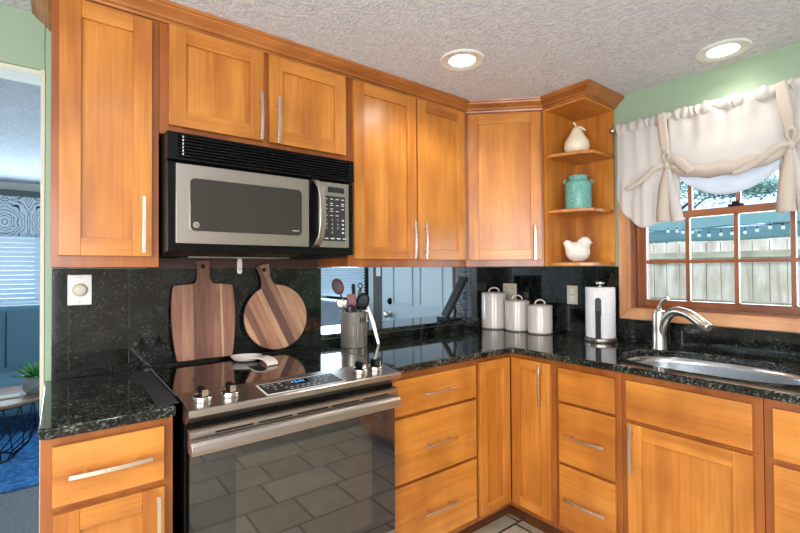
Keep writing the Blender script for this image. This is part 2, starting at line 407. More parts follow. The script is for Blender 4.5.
# window wall (continues into the living room)
WY0, WY1, WZ0, WZ1 = -0.936, -1.844, 1.092, 2.0
b = MB()
b.box(0, 0.14, WY0, 0.0, 0, ZC); b.box(0, 0.14, -4.0, WY1, 0, ZC)
b.box(0, 0.14, WY1, WY0, 0, WZ0); b.box(0, 0.14, WY1, WY0, WZ1, ZC)
struct(b.obj('wall_right', SAGE))
b = MB()
b.box(0, 0.14, 0.0, 1.6, 0, ZC); b.box(0, 0.14, 2.75, 4.2, 0, ZC); b.box(0, 0.14, 1.6, 2.75, 0, 0.72); b.box(0, 0.14, 1.6, 2.75, 2.0, ZC)
b.box(-0.012, 0, 1.28, 1.50, 0, ZC, 1)
struct(b.obj('wall_right', [LWALL, plain('taupe_panel', (84, 68, 58), 0.6)]))
# living room far wall with window
LX0, LX1 = -3.3, -1.9
b = MB(); b.box(-3.7, LX0, 4.05, 4.2, 0, ZC); b.box(LX1, 0, 4.05, 4.2, 0, ZC); b.box(LX0, LX1, 4.05, 4.2, 0, 0.95); b.box(LX0, LX1, 4.05, 4.2, 2.1, ZC)
struct(b.obj('wall_back', LWALL))
# left and front walls (behind the camera), with side and dining windows added for fill light
b = MB(); b.box(-3.84, -3.7, -4.0, -2.75, 0, ZC); b.box(-3.84, -3.7, -1.25, 4.2, 0, ZC); b.box(-3.84, -3.7, -2.75, -1.25, 0, 0.65); b.box(-3.84, -3.7, -2.75, -1.25, 2.1, ZC)
struct(b.obj('wall_left', KWALL))
b = MB(); b.box(-3.7, -3.55, -4.14, -4.0, 0, ZC); b.box(-2.45, 0.14, -4.14, -4.0, 0, ZC); b.box(-3.55, -2.45, -4.14, -4.0, 0, 0.5); b.box(-3.55, -2.45, -4.14, -4.0, 2.1, ZC)
struct(b.obj('wall_front', KWALL))
def slider(name, x0, x1, y, z0, z1, n, swap=False):
    b = MB()
    def bx(a0, a1, c0, c1):
        if swap: b.box(y-0.03, y+0.03, a0, a1, c0, c1)
        else: b.box(a0, a1, y-0.03, y+0.03, c0, c1)
    bx(x0, x1, z0, z0+0.06); bx(x0, x1, z1-0.06, z1)
    for k in range(n+1):
        xc = x0+0.03+(x1-x0-0.06)*k/n; bx(xc-0.03, xc+0.03, z0+0.06, z1-0.06)
    o = struct(b.obj(name, WHITE, bevel=0.004))
    g = MB()
    if swap: g.box(y-0.004, y+0.004, x0, x1, z0, z1)
    else: g.box(x0, x1, y-0.004, y+0.004, z0, z1)
    g.obj('window_pane', GLASS, o)
slider('fill_window_3', -3.55, -2.45, -4.07, 0.5, 2.1, 2)  # unseen window, added as the opening for the dining fill lamp
slider('fill_window_4', -2.75, -1.25, -3.77, 0.65, 2.1, 2, True)  # unseen window, added for fill from the left
slider('window_2', 1.6, 2.75, 0.09, 0.72, 2.0, 1, True)
slider('window_5', LX0, LX1, 4.13, 0.95, 2.1, 2)

# sink window ------------------------------------------------------
win = MB()
JX0, JX1 = 0.0, 0.13
win.box(JX0, JX1, WY0-0.012, WY0, WZ0, WZ1, 0); win.box(JX0, JX1, WY1, WY1+0.012, WZ0, WZ1, 0)
win.box(JX0, JX1, WY1+0.012, WY0-0.012, WZ0, WZ0+0.010, 1); win.box(JX0, JX1, WY1+0.012, WY0-0.012, WZ1-0.012, WZ1, 1)
W1 = struct(win.obj('window_1', [WWIN, WWINH], bevel=0.001))
def sash(name, x0, x1, z0, z1, brail, trail, muntz, mats, stile=0.048):
    y0, y1 = WY0-0.013, WY1+0.013
    s = MB(); s.box(x0, x1, y0-stile, y0, z0, z1, 0); s.box(x0, x1, y1, y1+stile, z0, z1, 0)
    s.box(x0, x1, y1+stile, y0-stile, z0, z0+brail, 1); s.box(x0, x1, y1+stile, y0-stile, z1-trail, z1, 1)
    o = s.obj(name, mats, W1, bevel=0.003)
    gx = x1-0.0125; m = MB()
    for yc in (-1.187, -1.386, -1.586): m.box(gx-0.012, gx+0.012, yc-0.009, yc+0.009, z0+brail, z1-trail, 0)
    for zc in muntz: m.box(gx-0.0115, gx+0.0115, y1+stile, y0-stile, zc-0.009, zc+0.009, 1)
    m.obj('muntins', mats, o, bevel=0.002)
    MB().box(gx-0.003, gx+0.003, y1+stile, y0-stile, z0+brail, z1-trail).obj('pane', GLASS, o)
sash('lower_sash', 0.035, 0.070, 1.103, 1.590, 0.038, 0.036, [1.338], [WWIN, WWINH])
sash('upper_sash', 0.075, 0.108, 1.560, 1.988, 0.034, 0.04, [1.79], [WWIN, WWINH])
MB().box(0.028, 0.05, -1.36, -1.42, 1.590, 1.600).box(0.03, 0.045, -1.375, -1.405, 1.600, 1.612).obj('sash_lock', BLKM, W1, bevel=0.002)
def casing_piece(p, mi, b):
    v = [b.bm.verts.new(q) for q in p]
# mitred casing, four boards
cs = MB(); oy0, oy1, oz0, oz1 = -0.876, -1.904, 1.036, 2.055; t0 = -0.018
cs.prism([(oy0, oz0), (WY0, WZ0+0.002), (WY0, WZ1), (oy0, oz1)], t0, -0.001, 'x', 0)
cs.prism([(oy1, oz0), (oy1, oz1), (WY1, WZ1), (WY1, WZ0+0.002)], t0, -0.001, 'x', 0)
cs.prism([(oy0, oz0), (oy1, oz0), (WY1, WZ0+0.002), (WY0, WZ0+0.002)], t0, -0.001, 'x', 1)
cs.prism([(oy0, oz1), (WY0, WZ1), (WY1, WZ1), (oy1, oz1)], t0, -0.001, 'x', 1)
struct(cs.obj('trim_2', [WCAS, WCASH], bevel=0.003))

# granite wall panels ----------------------------------------------
def slabs_x(name, edges, z0, z1, y0, y1, m):
    b = MB()
    for a, c in zip(edges, edges[1:]): b.box(a+0.0008, c-0.0008, y0, y1, z0, z1)
    return tag(b.obj(name, m, bevel=0.001), kind='structure')
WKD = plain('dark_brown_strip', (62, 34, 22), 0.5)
slabs_x('wall_backsplash', [-2.445, -2.395, -2.205, -1.79, PX0], 0.945, 1.316, -0.012, -0.0005, GRW)
slabs_x('wall_backsplash', [-2.445, PX0], 0.9155, 0.944, -0.020, -0.0005, GRW)
slabs_x('wall_backsplash', [PX0, PX1, -0.0125], 0.9155, 0.950, -0.020, -0.0005, GRW)
slabs_x('wall_backsplash', [PX1, -0.0125], 0.951, 1.316, -0.012, -0.0005, GRW)
b = MB()
for a, c in zip([-0.0005, -0.42, -0.60, -0.874], [-0.42, -0.60, -0.874]): b.box(-0.012, -0.0005, c+0.0008, a-0.0008, 0.9155, 1.316)
b.box(-0.020, -0.0005, -2.2, -0.875, 0.9155, 1.033)
tag(b.obj('wall_backsplash', GRW, bevel=0.001), kind='structure')
tag(MB().box(-2.144, -1.384, -0.016, -0.0005, 1.317, 1.357).obj('trim_3', WKD), kind='structure')
tag(MB().box(PX0-0.0, -1.30, -0.014, -0.0005, 1.317, 1.334).obj('trim_4', WKD), kind='structure')
# sill of the pass-through
SILL = tag(MB().box(PX0+0.001, PX1-0.001, -0.03, 0.27, 0.956, 0.978).obj('serving_ledge', GR, bevel=0.003), 'polished black granite ledge of the pass-through opening behind the counter', 'ledge')

tag(MB().box(PX1-0.004, PX1-0.0005, -0.010, 0.036, 0.979, 1.334).obj('trim_7', GRW), kind='structure')
# crown moulding ---------------------------------------------------
def crown(path, prof, mats):
    b = MB(); P = [Vector(p) for p in path]; n = len(P); rings = []
    for i in range(n):
        d0 = (P[i]-P[i-1]).normalized() if i > 0 else None; d1 = (P[i+1]-P[i]).normalized() if i < n-1 else None
        nn = [Vector((d.y, -d.x)) for d in (d0, d1) if d is not None]
        if len(nn) == 2:
            m = (nn[0]+nn[1]).normalized(); m = m / m.dot(nn[0])
        else: m = nn[0]
        rings.append([b.bm.verts.new((P[i].x+m.x*o, P[i].y+m.y*o, z)) for o, z in prof])
    k = len(prof)
    for i in range(n-1):
        mi = 1 if abs((P[i+1]-P[i]).x) < 0.01 else 0
        for j in range(k):
            f = b.bm.faces.new((rings[i][j], rings[i+1][j], rings[i+1][(j+1)%k], rings[i][(j+1)%k])); f.material_index = mi
    b.bm.faces.new(rings[0]); b.bm.faces.new(rings[-1][::-1])
    return b.obj('trim_5', mats)
CP = [(0.001, 2.192), (0.001, 2.165), (0.006, 2.165), (0.008, 2.183), (0.016, 2.188), (0.020, 2.196), (0.030, 2.203), (0.046, 2.213), (0.056, 2.221), (0.058, 2.227), (0.066, 2.230), (0.068, 2.2395), (0.001, 2.2395)]
CP = [(0.001, 2.184), (0.010, 2.184), (0.012, 2.192), (0.020, 2.195), (0.024, 2.203), (0.038, 2.214), (0.048, 2.221), (0.050, 2.227), (0.056, 2.230), (0.058, 2.2395), (0.001, 2.2395)]
tag(crown([(-2.445, -0.001), (-2.445, -0.308), (-0.61, -0.308), (-0.308, -0.61), (-0.308, -0.854), (-0.001, -0.854)], CP, [WCR, WCB]), kind='structure')

# ================================================================== CABINETS
def shaker(x0, x1, z0, z1, y, name, parent, t=0.019, fr=0.056):
    b = MB(); yb = y
    b.box(x0, x0+fr, y-t, yb, z0, z1, 0); b.box(x1-fr, x1, y-t, yb, z0, z1, 0)
    b.box(x0+fr, x1-fr, y-t, yb, z0, z0+fr, 1); b.box(x0+fr, x1-fr, y-t, yb, z1-fr, z1, 1)
    o = b.obj(name, [WV, WH], parent, bevel=0.0015)
    MB().box(x0+fr, x1-fr, y-t+0.011, yb, z0+fr, z1-fr).obj('panel', WV, o)
    return o
def pull(parent, x, z, y, vert, L=0.19):
    """square bar pull, slightly bowed, on two posts. y = face it is fixed to"""
    b = MB(); pts = []
    for k in range(9):
        s = -1 + 2*k/8; d = 0.026 + 0.006*(1-s*s)
        pts.append((x, y-d, z+s*L/2) if vert else (x+s*L/2, y-d, z))
    b.ribbon(pts, 0.011, 0.006, (1,0,0) if vert else (0,0,1))
    for s in (-0.62, 0.62):
        if vert: b.box(x-0.004, x+0.004, y-0.029, y, z+s*L/2-0.004, z+s*L/2+0.004)
        else: b.box(x+s*L/2-0.004, x+s*L/2+0.004, y-0.029, y, z-0.004, z+0.004)
    o = b.obj('handle', PULL, parent, bevel=0.001); return o
def cabinet(name, label, loc, rz, w, d, z0, z1, doors=(), drawers=(), toe=False, group=None, low=False):
    t = thing(name, label, 'cabinet', loc, rz, group)
    b = MB(); g = 0.0006
    if toe:
        if low: b.box(g, w-g, -d, -0.001, 0.1, 0.69, 0); b.box(g, w-g, -d, -d+0.018, 0.6902, z1, 0)
        else: b.box(g, w-g, -d, -0.001, 0.1, z1, 0)
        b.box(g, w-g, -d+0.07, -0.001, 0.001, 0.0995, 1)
    else: b.box(g, w-g, -d, -0.001, z0, z1, 0)
    b.obj('body', [WB_, WK], t, bevel=0.001)
    for (x0, x1, a, c, h) in doors:
        dd = shaker(x0, x1, a, c, -d-0.0005, 'door', t)
        if h: pull(dd, h[0], h[1], -d-0.0195, True)
    for (x0, x1, a, c, h) in drawers:
        dr = MB().box(x0, x1, -d-0.0195, -d-0.0005, a, c).obj('drawer', WH, t, bevel=0.003)
        if h: pull(dr, (x0+x1)/2 if h is True else h, (a+c)/2, -d-0.0195, False)
    return t
ZU, ZT = 1.32, 2.19
UD = 0.308
# uppers along the stove wall: local x = world x - loc.x
cabinet('wall_cabinet', 'tall single-door maple wall cabinet at the far left, left of the microwave', (-2.445, 0, 0), 0, 0.298, UD, ZU, ZT,
        doors=[(0.020, 0.274, 1.357, 2.172, (0.247, 1.462))])
cabinet('wall_cabinet', 'short two-door maple wall cabinet directly above the microwave', (-2.147, 0, 0), 0, 0.766, UD, 1.792, ZT,
        doors=[(0.028, 0.371, 1.823, 2.180, (0.352, 1.915)), (0.392, 0.748, 1.823, 2.180, (0.421, 1.912))])
cabinet('wall_cabinet', 'tall two-door maple wall cabinet right of the microwave, above the utensil crock', (-1.381, 0, 0), 0, 0.771, UD, ZU, ZT,
        doors=[(0.024, 0.396, 1.357, 2.181, (0.366, 1.452)), (0.406, 0.752, 1.357, 2.181, (0.438, 1.452))])
# diagonal corner cabinet
dc = thing('corner_wall_cabinet', 'single-door diagonal maple wall cabinet in the corner above the white canisters', 'cabinet', (-0.61, -0.308, 0), -PI/4)
R45 = Matrix.Rotation(PI/4, 4, 'Z') @ Matrix.Translation((0.61, 0.308, 0))
MB().prism([(-0.001,-0.001), (-0.609,-0.001), (-0.609,-0.3085), (-0.3085,-0.609), (-0.001,-0.609)], ZU, ZT).xf(R45).obj('body', WB_, dc, bevel=0.001)
dd = shaker(0.016, 0.411, 1.357, 2.172, -0.0005, 'door', dc)
pull(dd, 0.372, 1.452, -0.0195, True)
# open end shelf unit
su = thing('open_shelf_unit', 'open maple corner shelf unit with three shelves beside the window', 'shelf', (0, 0, 0), 0)
b = MB()
b.box(-0.308, -0.001, -0.628, -0.611, ZU+0.0, ZT, 0)                    # side panel on the corner cabinet
b.box(-0.012, -0.001, -0.854, -0.6285, ZU, ZT, 0)                       # back panel on the wall
b.obj('back_panels', WV, su, bevel=0.001)
MB().box(-0.308, -0.0125, -0.854, -0.6285, 2.172, ZT).obj('top', WH, su, bevel=0.001)
def shelf_poly(): return [(-0.0125, -0.6285), (-0.300, -0.6285), (-0.302, -0.66), (-0.262, -0.79), (-0.215, -0.848), (-0.0125, -0.854)]
for z0, z1 in ((ZU, ZU+0.019), (1.608, 1.626), (1.912, 1.930)):
    MB().prism(shelf_poly(), z0, z1).obj('shelf', WH, su, bevel=0.003)

# base cabinets
BD = 0.59
ZB = 0.8835
cabinet('base_cabinet', 'maple base cabinet with one drawer over a door, left of the stove', (-2.460, 0, 0), 0, 0.306, BD, 0, ZB, toe=True,
        doors=[(0.026, 0.281, 0.135, 0.684, (0.262, 0.575))], drawers=[(0.024, 0.281, 0.703, 0.858, True)])
cabinet('base_cabinet', 'maple base cabinet with three handled drawers between stove and corner', (-1.372, 0, 0), 0, 0.522, BD, 0, ZB, toe=True,
        drawers=[(0.012, 0.510, 0.703, 0.852, 0.262), (0.012, 0.510, 0.425, 0.690, 0.262), (0.012, 0.510, 0.135, 0.412, 0.262)])
cc = thing('corner_base_cabinet', 'maple inside-corner base cabinet with two doors meeting in the corner', 'cabinet', (0,0,0), 0)
b = MB(); b.prism([(-0.001,-0.001), (-0.849,-0.001), (-0.849,-BD), (-BD,-BD), (-BD,-0.857), (-0.001,-0.857)], 0.1, ZB, mi=0)
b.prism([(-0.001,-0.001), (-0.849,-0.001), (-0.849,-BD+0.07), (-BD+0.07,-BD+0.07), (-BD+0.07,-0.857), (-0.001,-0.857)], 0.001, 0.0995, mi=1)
b.obj('body', [WB_, WK], cc, bevel=0.001)
shaker(-0.834, -0.6125, 0.130, 0.860, -BD-0.0005, 'door', cc, fr=0.05)
d2 = shaker(0.6135, 0.834, 0.130, 0.860, -BD-0.0005, 'door', cc, fr=0.05)
h = pull(d2, 0.793, 0.752, -BD-0.0195, True, 0.19)
RB = Matrix.Rotation(-PI/2, 4, 'Z')
for o_ in (d2,): 
    o_.matrix_local = RB
cabinet('base_cabinet', 'maple three-drawer base cabinet between the corner and the sink', (0, -0.858, 0), -PI/2, 0.302, BD, 0, ZB, toe=True, low=True,
        drawers=[(0.022, 0.280, 0.703, 0.852, None), (0.022, 0.280, 0.425, 0.690, 0.152), (0.022, 0.280, 0.135, 0.412, 0.152)])
cabinet('base_cabinet', 'maple sink base cabinet with a wide blank front over one door', (0, -1.160, 0), -PI/2, 0.462, BD, 0, ZB, toe=True, low=True,
        doors=[(0.028, 0.436, 0.135, 0.682, (0.051, 0.588))])
SB = [o for o in COL.objects if o.name.startswith('base_cabinet') and abs(o.location.y+1.160) < 1e-4][0]
MB().box(0.024, 0.436, -BD-0.0195, -BD-0.0005, 0.698, 0.854).obj('false_drawer_front', WH, SB, bevel=0.003)
cabinet('base_cabinet', 'maple base cabinet at the right edge, right of the sink cabinet', (0, -1.6225, 0), -PI/2, 0.55, BD, 0, ZB, toe=True, low=True,
        drawers=[(0.026, 0.52, 0.692, 0.854, None), (0.026, 0.52, 0.425, 0.672, True), (0.026, 0.52, 0.135, 0.412, True)])

# ================================================================== COUNTERS
CZ0, CZ1 = 0.884, 0.914
FE = -0.628        # front edge
cl = MB().prism([(-2.152,-0.001), (-2.464,-0.001), (-2.464,FE+0.018), (-2.450,FE), (-2.152,FE)], CZ0, CZ1).obj('worktop', GR, bevel=0.006, seg=3)
tag(cl, 'short black granite worktop left of the stove', 'worktop')
# L worktop with sink cut-out
SCX, SCY, SRX, SRY = -0.315, -1.402, 0.226, 0.345
def sink_pt(a, k=1.0, e=2.5):
    c, s = math.cos(a), math.sin(a)
    return (SCX + SRX*k*math.copysign(abs(c)**(2/e), c), SCY + SRY*k*math.copysign(abs(s)**(2/e), s))
bm = bmesh.new()
outer = [(-1.372,-0.001), (-1.372,FE)]
for k in range(7):                                         # rounded inner corner
    a = PI/2*(1-k/6); outer.append((FE-0.03+0.03*math.cos(a)-0.0, FE-0.03+0.03*math.sin(a)))
outer += [(FE,-2.18), (-0.001,-2.18), (-0.001,-0.001)]
ov = [bm.verts.new((x, y, CZ1)) for x, y in outer]; oe = [bm.edges.new((ov[i], ov[(i+1)%len(ov)])) for i in range(len(ov))]
N = 64
iv = [bm.verts.new((*sink_pt(2*PI*k/N), CZ1)) for k in range(N)]; ie = [bm.edges.new((iv[i], iv[(i+1)%N])) for i in range(N)]
bmesh.ops.triangle_fill(bm, use_beauty=True, use_dissolve=False, edges=oe+ie)
ext = bmesh.ops.extrude_face_region(bm, geom=list(bm.faces))
bmesh.ops.translate(bm, verts=[v for v in ext['geom'] if isinstance(v, bmesh.types.BMVert)], vec=(0,0,CZ0-CZ1))
mb = MB(); mb.bm.free(); mb.bm = bm
tag(mb.obj('worktop', GR, bevel=0.005, seg=3), 'L-shaped black granite worktop running from the stove round to the sink', 'worktop')
# sink
sk = thing('sink', 'stainless steel undermount basin with rounded ends set in the granite under the window', 'sink', (0,0,0))
prof = [(0.985, 0.883), (0.975, 0.86), (0.955, 0.76), (0.90, 0.728), (0.75, 0.715), (0.3, 0.711), (0.1, 0.708)]
b = MB(); rings = []
for k_, z in [(1.06, 0.8825)] + prof: rings.append([b.bm.verts.new((*sink_pt(2*PI*j/N, k_), z)) for j in range(N)])
for a_, c_ in zip(rings, rings[1:]):
    for j in range(N): b.bm.faces.new((a_[j], a_[(j+1)%N], c_[(j+1)%N], c_[j]))
b.bm.faces.new(rings[-1])
b.obj('basin', STS, sk, smooth=True)
MB().lathe([(0.0, 0.7125), (0.03, 0.7125), (0.042, 0.716), (0.045, 0.7135)], (SCX, SCY, 0), 32).obj('drain', CHR, sk, smooth=True)
# faucet
FX, FY = -0.118, -1.118
fa = thing('faucet', 'brushed nickel single-lever pull-out faucet behind the sink', 'faucet', (FX, FY, CZ1))
MB().lathe([(0.0,0.0005),(0.033,0.0005),(0.033,0.006),(0.030,0.012),(0.029,0.10),(0.030,0.165),(0.026,0.183),(0.0,0.192)], n=28).obj('body', STB, fa, smooth='auto')
dv = Vector((-0.42, -0.91, 0)).normalized()
sp = []
for k in range(15):
    s = k/14; ang = PI*0.97*s
    r_ = 0.098
    sp.append(Vector((0,0,0)) + dv*(0.012 + r_*(1-math.cos(ang))*1.02) + Vector((0,0,0.065 + 0.125*math.sin(ang)**0.85 if s < 0.97 else 0.075)))
sp = [dv*0.004+Vector((0,0,0.03)), dv*0.012+Vector((0,0,0.080)), dv*0.030+Vector((0,0,0.135)), dv*0.060+Vector((0,0,0.172)), dv*0.095+Vector((0,0,0.190)), dv*0.135+Vector((0,0,0.190)), dv*0.175+Vector((0,0,0.180)), dv*0.205+Vector((0,0,0.165))]
sp = [Vector(q) for q in spline(sp, 5)]
MB().tube(sp, 0.0215, 20).obj('spout', STB, fa, smooth='auto')
MB().tube([dv*0.200+Vector((0,0,0.168)), dv*0.230+Vector((0,0,0.151)), dv*0.262+Vector((0,0,0.136)), dv*0.266+Vector((0,0,0.134))], [0.0220,0.023,0.020,0.017], 18).obj('spray_head', STB, fa, smooth='auto')
MB().tube([(0,0,0.175), (0.010,0.004,0.20), (0.0,-0.010,0.225), (-0.008,-0.028,0.243), (-0.012,-0.045,0.247)], [0.015,0.010,0.008,0.009,0.010], 12).obj('lever', STB, fa, smooth='auto')

# ================================================================== STOVE
sx0, sx1 = -2.136, -1.380
sv = thing('stove', 'stainless steel slide-in electric stove with black glass cooktop and oven door', 'stove', (0,0,0))
b = MB(); b.box(sx0+0.006, sx1-0.012, -0.62, -0.022, 0.03, 0.905)
for fx in (sx0+0.05, sx1-0.06):
    for fy in (-0.56, -0.08): b.lathe([(0,0.001),(0.018,0.001),(0.018,0.0305),(0,0.0305)], (fx, fy, 0), 12)
b.obj('body', BLK, sv, bevel=0.003)
b = MB().box(sx0-0.004, sx1+0.004, -0.545, -0.075, 0.9155, 0.926)
b.box(sx0-0.004, sx1+0.004, -0.0745, -0.022, 0.9155, 0.936)
ct = b.obj('cooktop', BGLASS, sv, bevel=0.003)
for cx_, cy_, r_ in ((-1.95,-0.40,0.105), (-1.95,-0.19,0.075), (-1.57,-0.40,0.085), (-1.57,-0.19,0.075)):
    MB().lathe([(r_, 0.0), (r_+0.0015, 0.0)], (cx_, cy_, 0.92615), 48).obj('burner_ring', GREY, ct)
# sloped control panel
pp = [(-0.545, 0.9155), (-0.545, 0.9265), (-0.697, 0.912), (-0.702, 0.908), (-0.702, 0.893), (-0.697, 0.890), (-0.672, 0.872), (-0.655, 0.862), (-0.621, 0.862), (-0.621, 0.9155)]
b = MB().prism(pp, sx0+0.002, sx1-0.002, 'x'); cp = b.obj('control_panel', ST, sv, bevel=0.0012)
MB().box(sx0+0.012, sx1-0.014, -0.660, -0.6215, 0.8225, 0.8615).obj('vent_band', BLK, sv)
def on_slope(x, y, off): return (x, y, 0.9265 + (y+0.545)*(0.0145/0.152) + off)
sl = math.atan(0.0145/0.152)
def slope_xf(cx_, cy_): return Matrix.Translation(on_slope(cx_, cy_, 0)) @ Matrix.Rotation(sl, 4, 'X')
DXC, DYC = -1.762, -0.636
b = MB().box(-0.143, 0.143, -0.0515, 0.0515, 0.0003, 0.0015).xf(slope_xf(DXC, DYC)); bz = b.obj('display_bezel', MARK, cp)
b = MB().box(-0.138, 0.138, -0.0465, 0.0465, 0.0012, 0.0018).xf(slope_xf(DXC, DYC)); dp = b.obj('touch_display', PANELG, cp)
MB().box(-0.052, 0.030, 0.006, 0.040, 0.0018, 0.0022).xf(slope_xf(DXC, DYC)).obj('lcd', BGLASS, cp)
text_obj('lcd_digits', '12:41', 0.024, LCD, cp, slope_xf(DXC, DYC) @ Matrix.Translation((-0.006, 0.022, 0.0024)), 0.0002)
b = MB()
for row, xs in ((0.030, (-0.122,-0.108,-0.094,-0.070,0.062,0.078,0.100,0.118)), (0.008, (-0.118,-0.094,-0.070,0.056,0.074,0.098)), (-0.014, (-0.098,-0.062,-0.042,-0.022,-0.002,0.018,0.040,0.084)), (-0.032, (-0.050,-0.030,-0.010,0.010,0.030,0.048))):
    for x_ in xs: b.box(x_-0.005, x_+0.004, row-0.0016, row+0.0016, 0.0018, 0.0021)
b.xf(slope_xf(DXC, DYC)).obj('key_marks', MARK, cp)
for k, (kx, ky, ry) in enumerate([(-2.083, -0.632, 0.1), (-2.002, -0.632, 0.1), (-1.523, -0.628, 0.25), (-1.452, -0.628, 0.6)]):
    Mx = slope_xf(kx, ky)
    kn = MB().lathe([(0.0,0.0005),(0.0275,0.0005),(0.0285,0.003),(0.0275,0.013),(0.0255,0.0165),(0.021,0.0185),(0.0,0.019)], n=28).xf(Mx).obj('knob', CHR, sv, smooth='auto')
    kn.data.name = 'knob'
    MB().box(-0.0085, 0.0085, -0.0205, 0.0205, 0.0190, 0.040).xf(Mx @ Matrix.Rotation(ry, 4, 'Z')).obj('knob_grip', [BLK], kn, bevel=0.003)
    MB().box(-0.0084, 0.0084, -0.0222, -0.0206, 0.0192, 0.039).xf(Mx @ Matrix.Rotation(ry, 4, 'Z')).obj('grip_face', [CHR], kn, bevel=0.0004)
# oven door
od = MB().box(sx0+0.010, sx1-0.006, -0.660, -0.6225, 0.185, 0.8215).obj('oven_door', BLK, sv, bevel=0.003)
MB().box(sx0+0.011, sx1-0.007, -0.664, -0.6605, 0.30, 0.785).obj('door_glass', OVG, od)
MB().box(-1.995, -1.495, -0.6646, -0.6641, 0.36, 0.735).obj('inner_window', OVG2, od)
b = MB().prism([(-0.6605, 0.7855), (-0.6605, 0.850), (-0.664, 0.853), (-0.682, 0.851), (-0.690, 0.846), (-0.690, 0.7855)], sx0+0.006, sx1-0.010, 'x')
db = b.obj('door_top_trim', ST, od, bevel=0.001)
MB().box(sx0+0.010, sx1-0.006, -0.665, -0.6605, 0.186, 0.2995).obj('door_bottom_trim', ST, od, bevel=0.001)
# handle: broad flat bar with a vent slot line above it
hb = MB()
hb.prism([(-0.700, 0.829), (-0.714, 0.826), (-0.722, 0.817), (-0.724, 0.803), (-0.719, 0.789), (-0.706, 0.788), (-0.704, 0.800)], sx0+0.004, sx1-0.020, 'x')
hd = hb.obj('oven_handle', ST, od, bevel=0.002, seg=3)
for x_ in (sx0+0.012, sx1-0.048): MB().box(x_, x_+0.018, -0.708, -0.6905, 0.795, 0.822).obj('handle_bracket', ST, od, bevel=0.002)
for k in range(5):
    a0 = sx0+0.075+k*0.128
    MB().box(a0, a0+0.112, -0.6908, -0.6901, 0.8335, 0.8385).obj('vent_slot', BLKM, od)
MB().box(sx0+0.010, sx1-0.006, -0.655, -0.6225, 0.045, 0.180).obj('storage_drawer', ST, sv, bevel=0.003)
# gap covers
tag(MB().box(-2.196, -2.1405, -0.60, -0.078, 0.9148, 0.9172).obj('gap_cover', GREY), 'dark silicone strip covering the gap left of the cooktop', 'gap cover')
tag(MB().box(-1.3745, -1.340, -0.60, -0.078, 0.9148, 0.9172).obj('gap_cover', GREY), 'dark silicone strip covering the gap right of the cooktop', 'gap cover')

# ================================================================== MICROWAVE
mx0, mx1 = -2.138, -1.408
mw_ = thing('microwave', 'stainless and black over-the-range microwave under the short cabinet', 'microwave', (0,0,0))
b = MB().box(mx0, mx1, -0.372, -0.018, 1.4005, 1.784)
b.prism([(-0.018, 1.4), (-0.372, 1.4), (-0.372, 1.372), (-0.34, 1.362), (-0.018, 1.358)], mx0, mx1, 'x')
b.obj('body', BLKM, mw_, bevel=0.003)
b = MB().box(mx0, mx1, -0.400, -0.3725, 1.3705, 1.680).obj('front_frame', BLK, mw_, bevel=0.004)
b = MB().box(mx0, mx1, -0.392, -0.3725, 1.684, 1.779)
b.box(mx0, mx0+0.035, -0.405, -0.392, 1.684, 1.779); b.box(mx1-0.02, mx1, -0.405, -0.392, 1.684, 1.779); b.box(mx0+0.035, mx1-0.02, -0.405, -0.392, 1.684, 1.694); b.box(mx0+0.035, mx1-0.02, -0.405, -0.392, 1.771, 1.779)
vg = b.obj('vent_grille', BLK, mw_, bevel=0.002)
b = MB()
for k in range(7): 
    z = 1.700 + k*0.0108
    b.prism([(-0.405, z), (-0.405, z+0.003), (-0.394, z+0.0075), (-0.394, z+0.0045)], mx0+0.0355, mx1-0.0205, 'x')
b.obj('louvres', BLKM, vg)
b = MB()
for k in range(6): b.box(mx0+0.047, mx0+0.0505, -0.4062, -0.4052, 1.702+k*0.0118, 1.709+k*0.0118)
b.obj('indicator_marks', MARK, vg)
md = MB()
ox0, ox1, oz0, oz1 = -2.112, -1.624, 1.401, 1.672
MB.rr = lambda s, x0, x1, z0, z1, r, n=6: [(cx + r*math.cos(a0+PI/2*k/n), cz + r*math.sin(a0+PI/2*k/n)) for cx, cz, a0 in ((x1-r, z1-r, 0), (x0+r, z1-r, PI/2), (x0+r, z0+r, PI), (x1-r, z0+r, 3*PI/2)) for k in range(n+1)]
md.prism(md.rr(ox0, ox1, oz0, oz1, 0.003, 2), -0.410, -0.4005, 'y')
mdo = md.obj('door', ST, mw_, bevel=0.001)
wx0, wx1, wz0, wz1 = -2.068, -1.656, 1.444, 1.626
q = MB(); q.prism(q.rr(wx0-0.003, wx1+0.003, wz0-0.003, wz1+0.003, 0.021), -0.4112, -0.4102, 'y').obj('window_rim', CHR, mdo)
q = MB(); q.prism(q.rr(wx0, wx1, wz0, wz1, 0.018), -0.4122, -0.4113, 'y').obj('window', MWG, mdo)
q = MB().lathe([(0,0),(0.0105,0),(0.0105,0.0015),(0.0,0.0018)], n=24).xf(Matrix.Translation((wx0+0.019, -0.4123, wz0+0.021)) @ Matrix.Rotation(PI/2, 4, 'X')); lg = q.obj('round_logo', STB, mdo)
text_obj('logo_letters', 'GE', 0.011, BLKM, mdo, Matrix.Translation((wx0+0.019, -0.4146, wz0+0.021)) @ FRONT_TXT, 0.0003)
MB().box(wx1-0.040, wx1-0.012, -0.4130, -0.4123, wz0+0.017, wz0+0.0195).obj('door_marking', MARK, mdo)
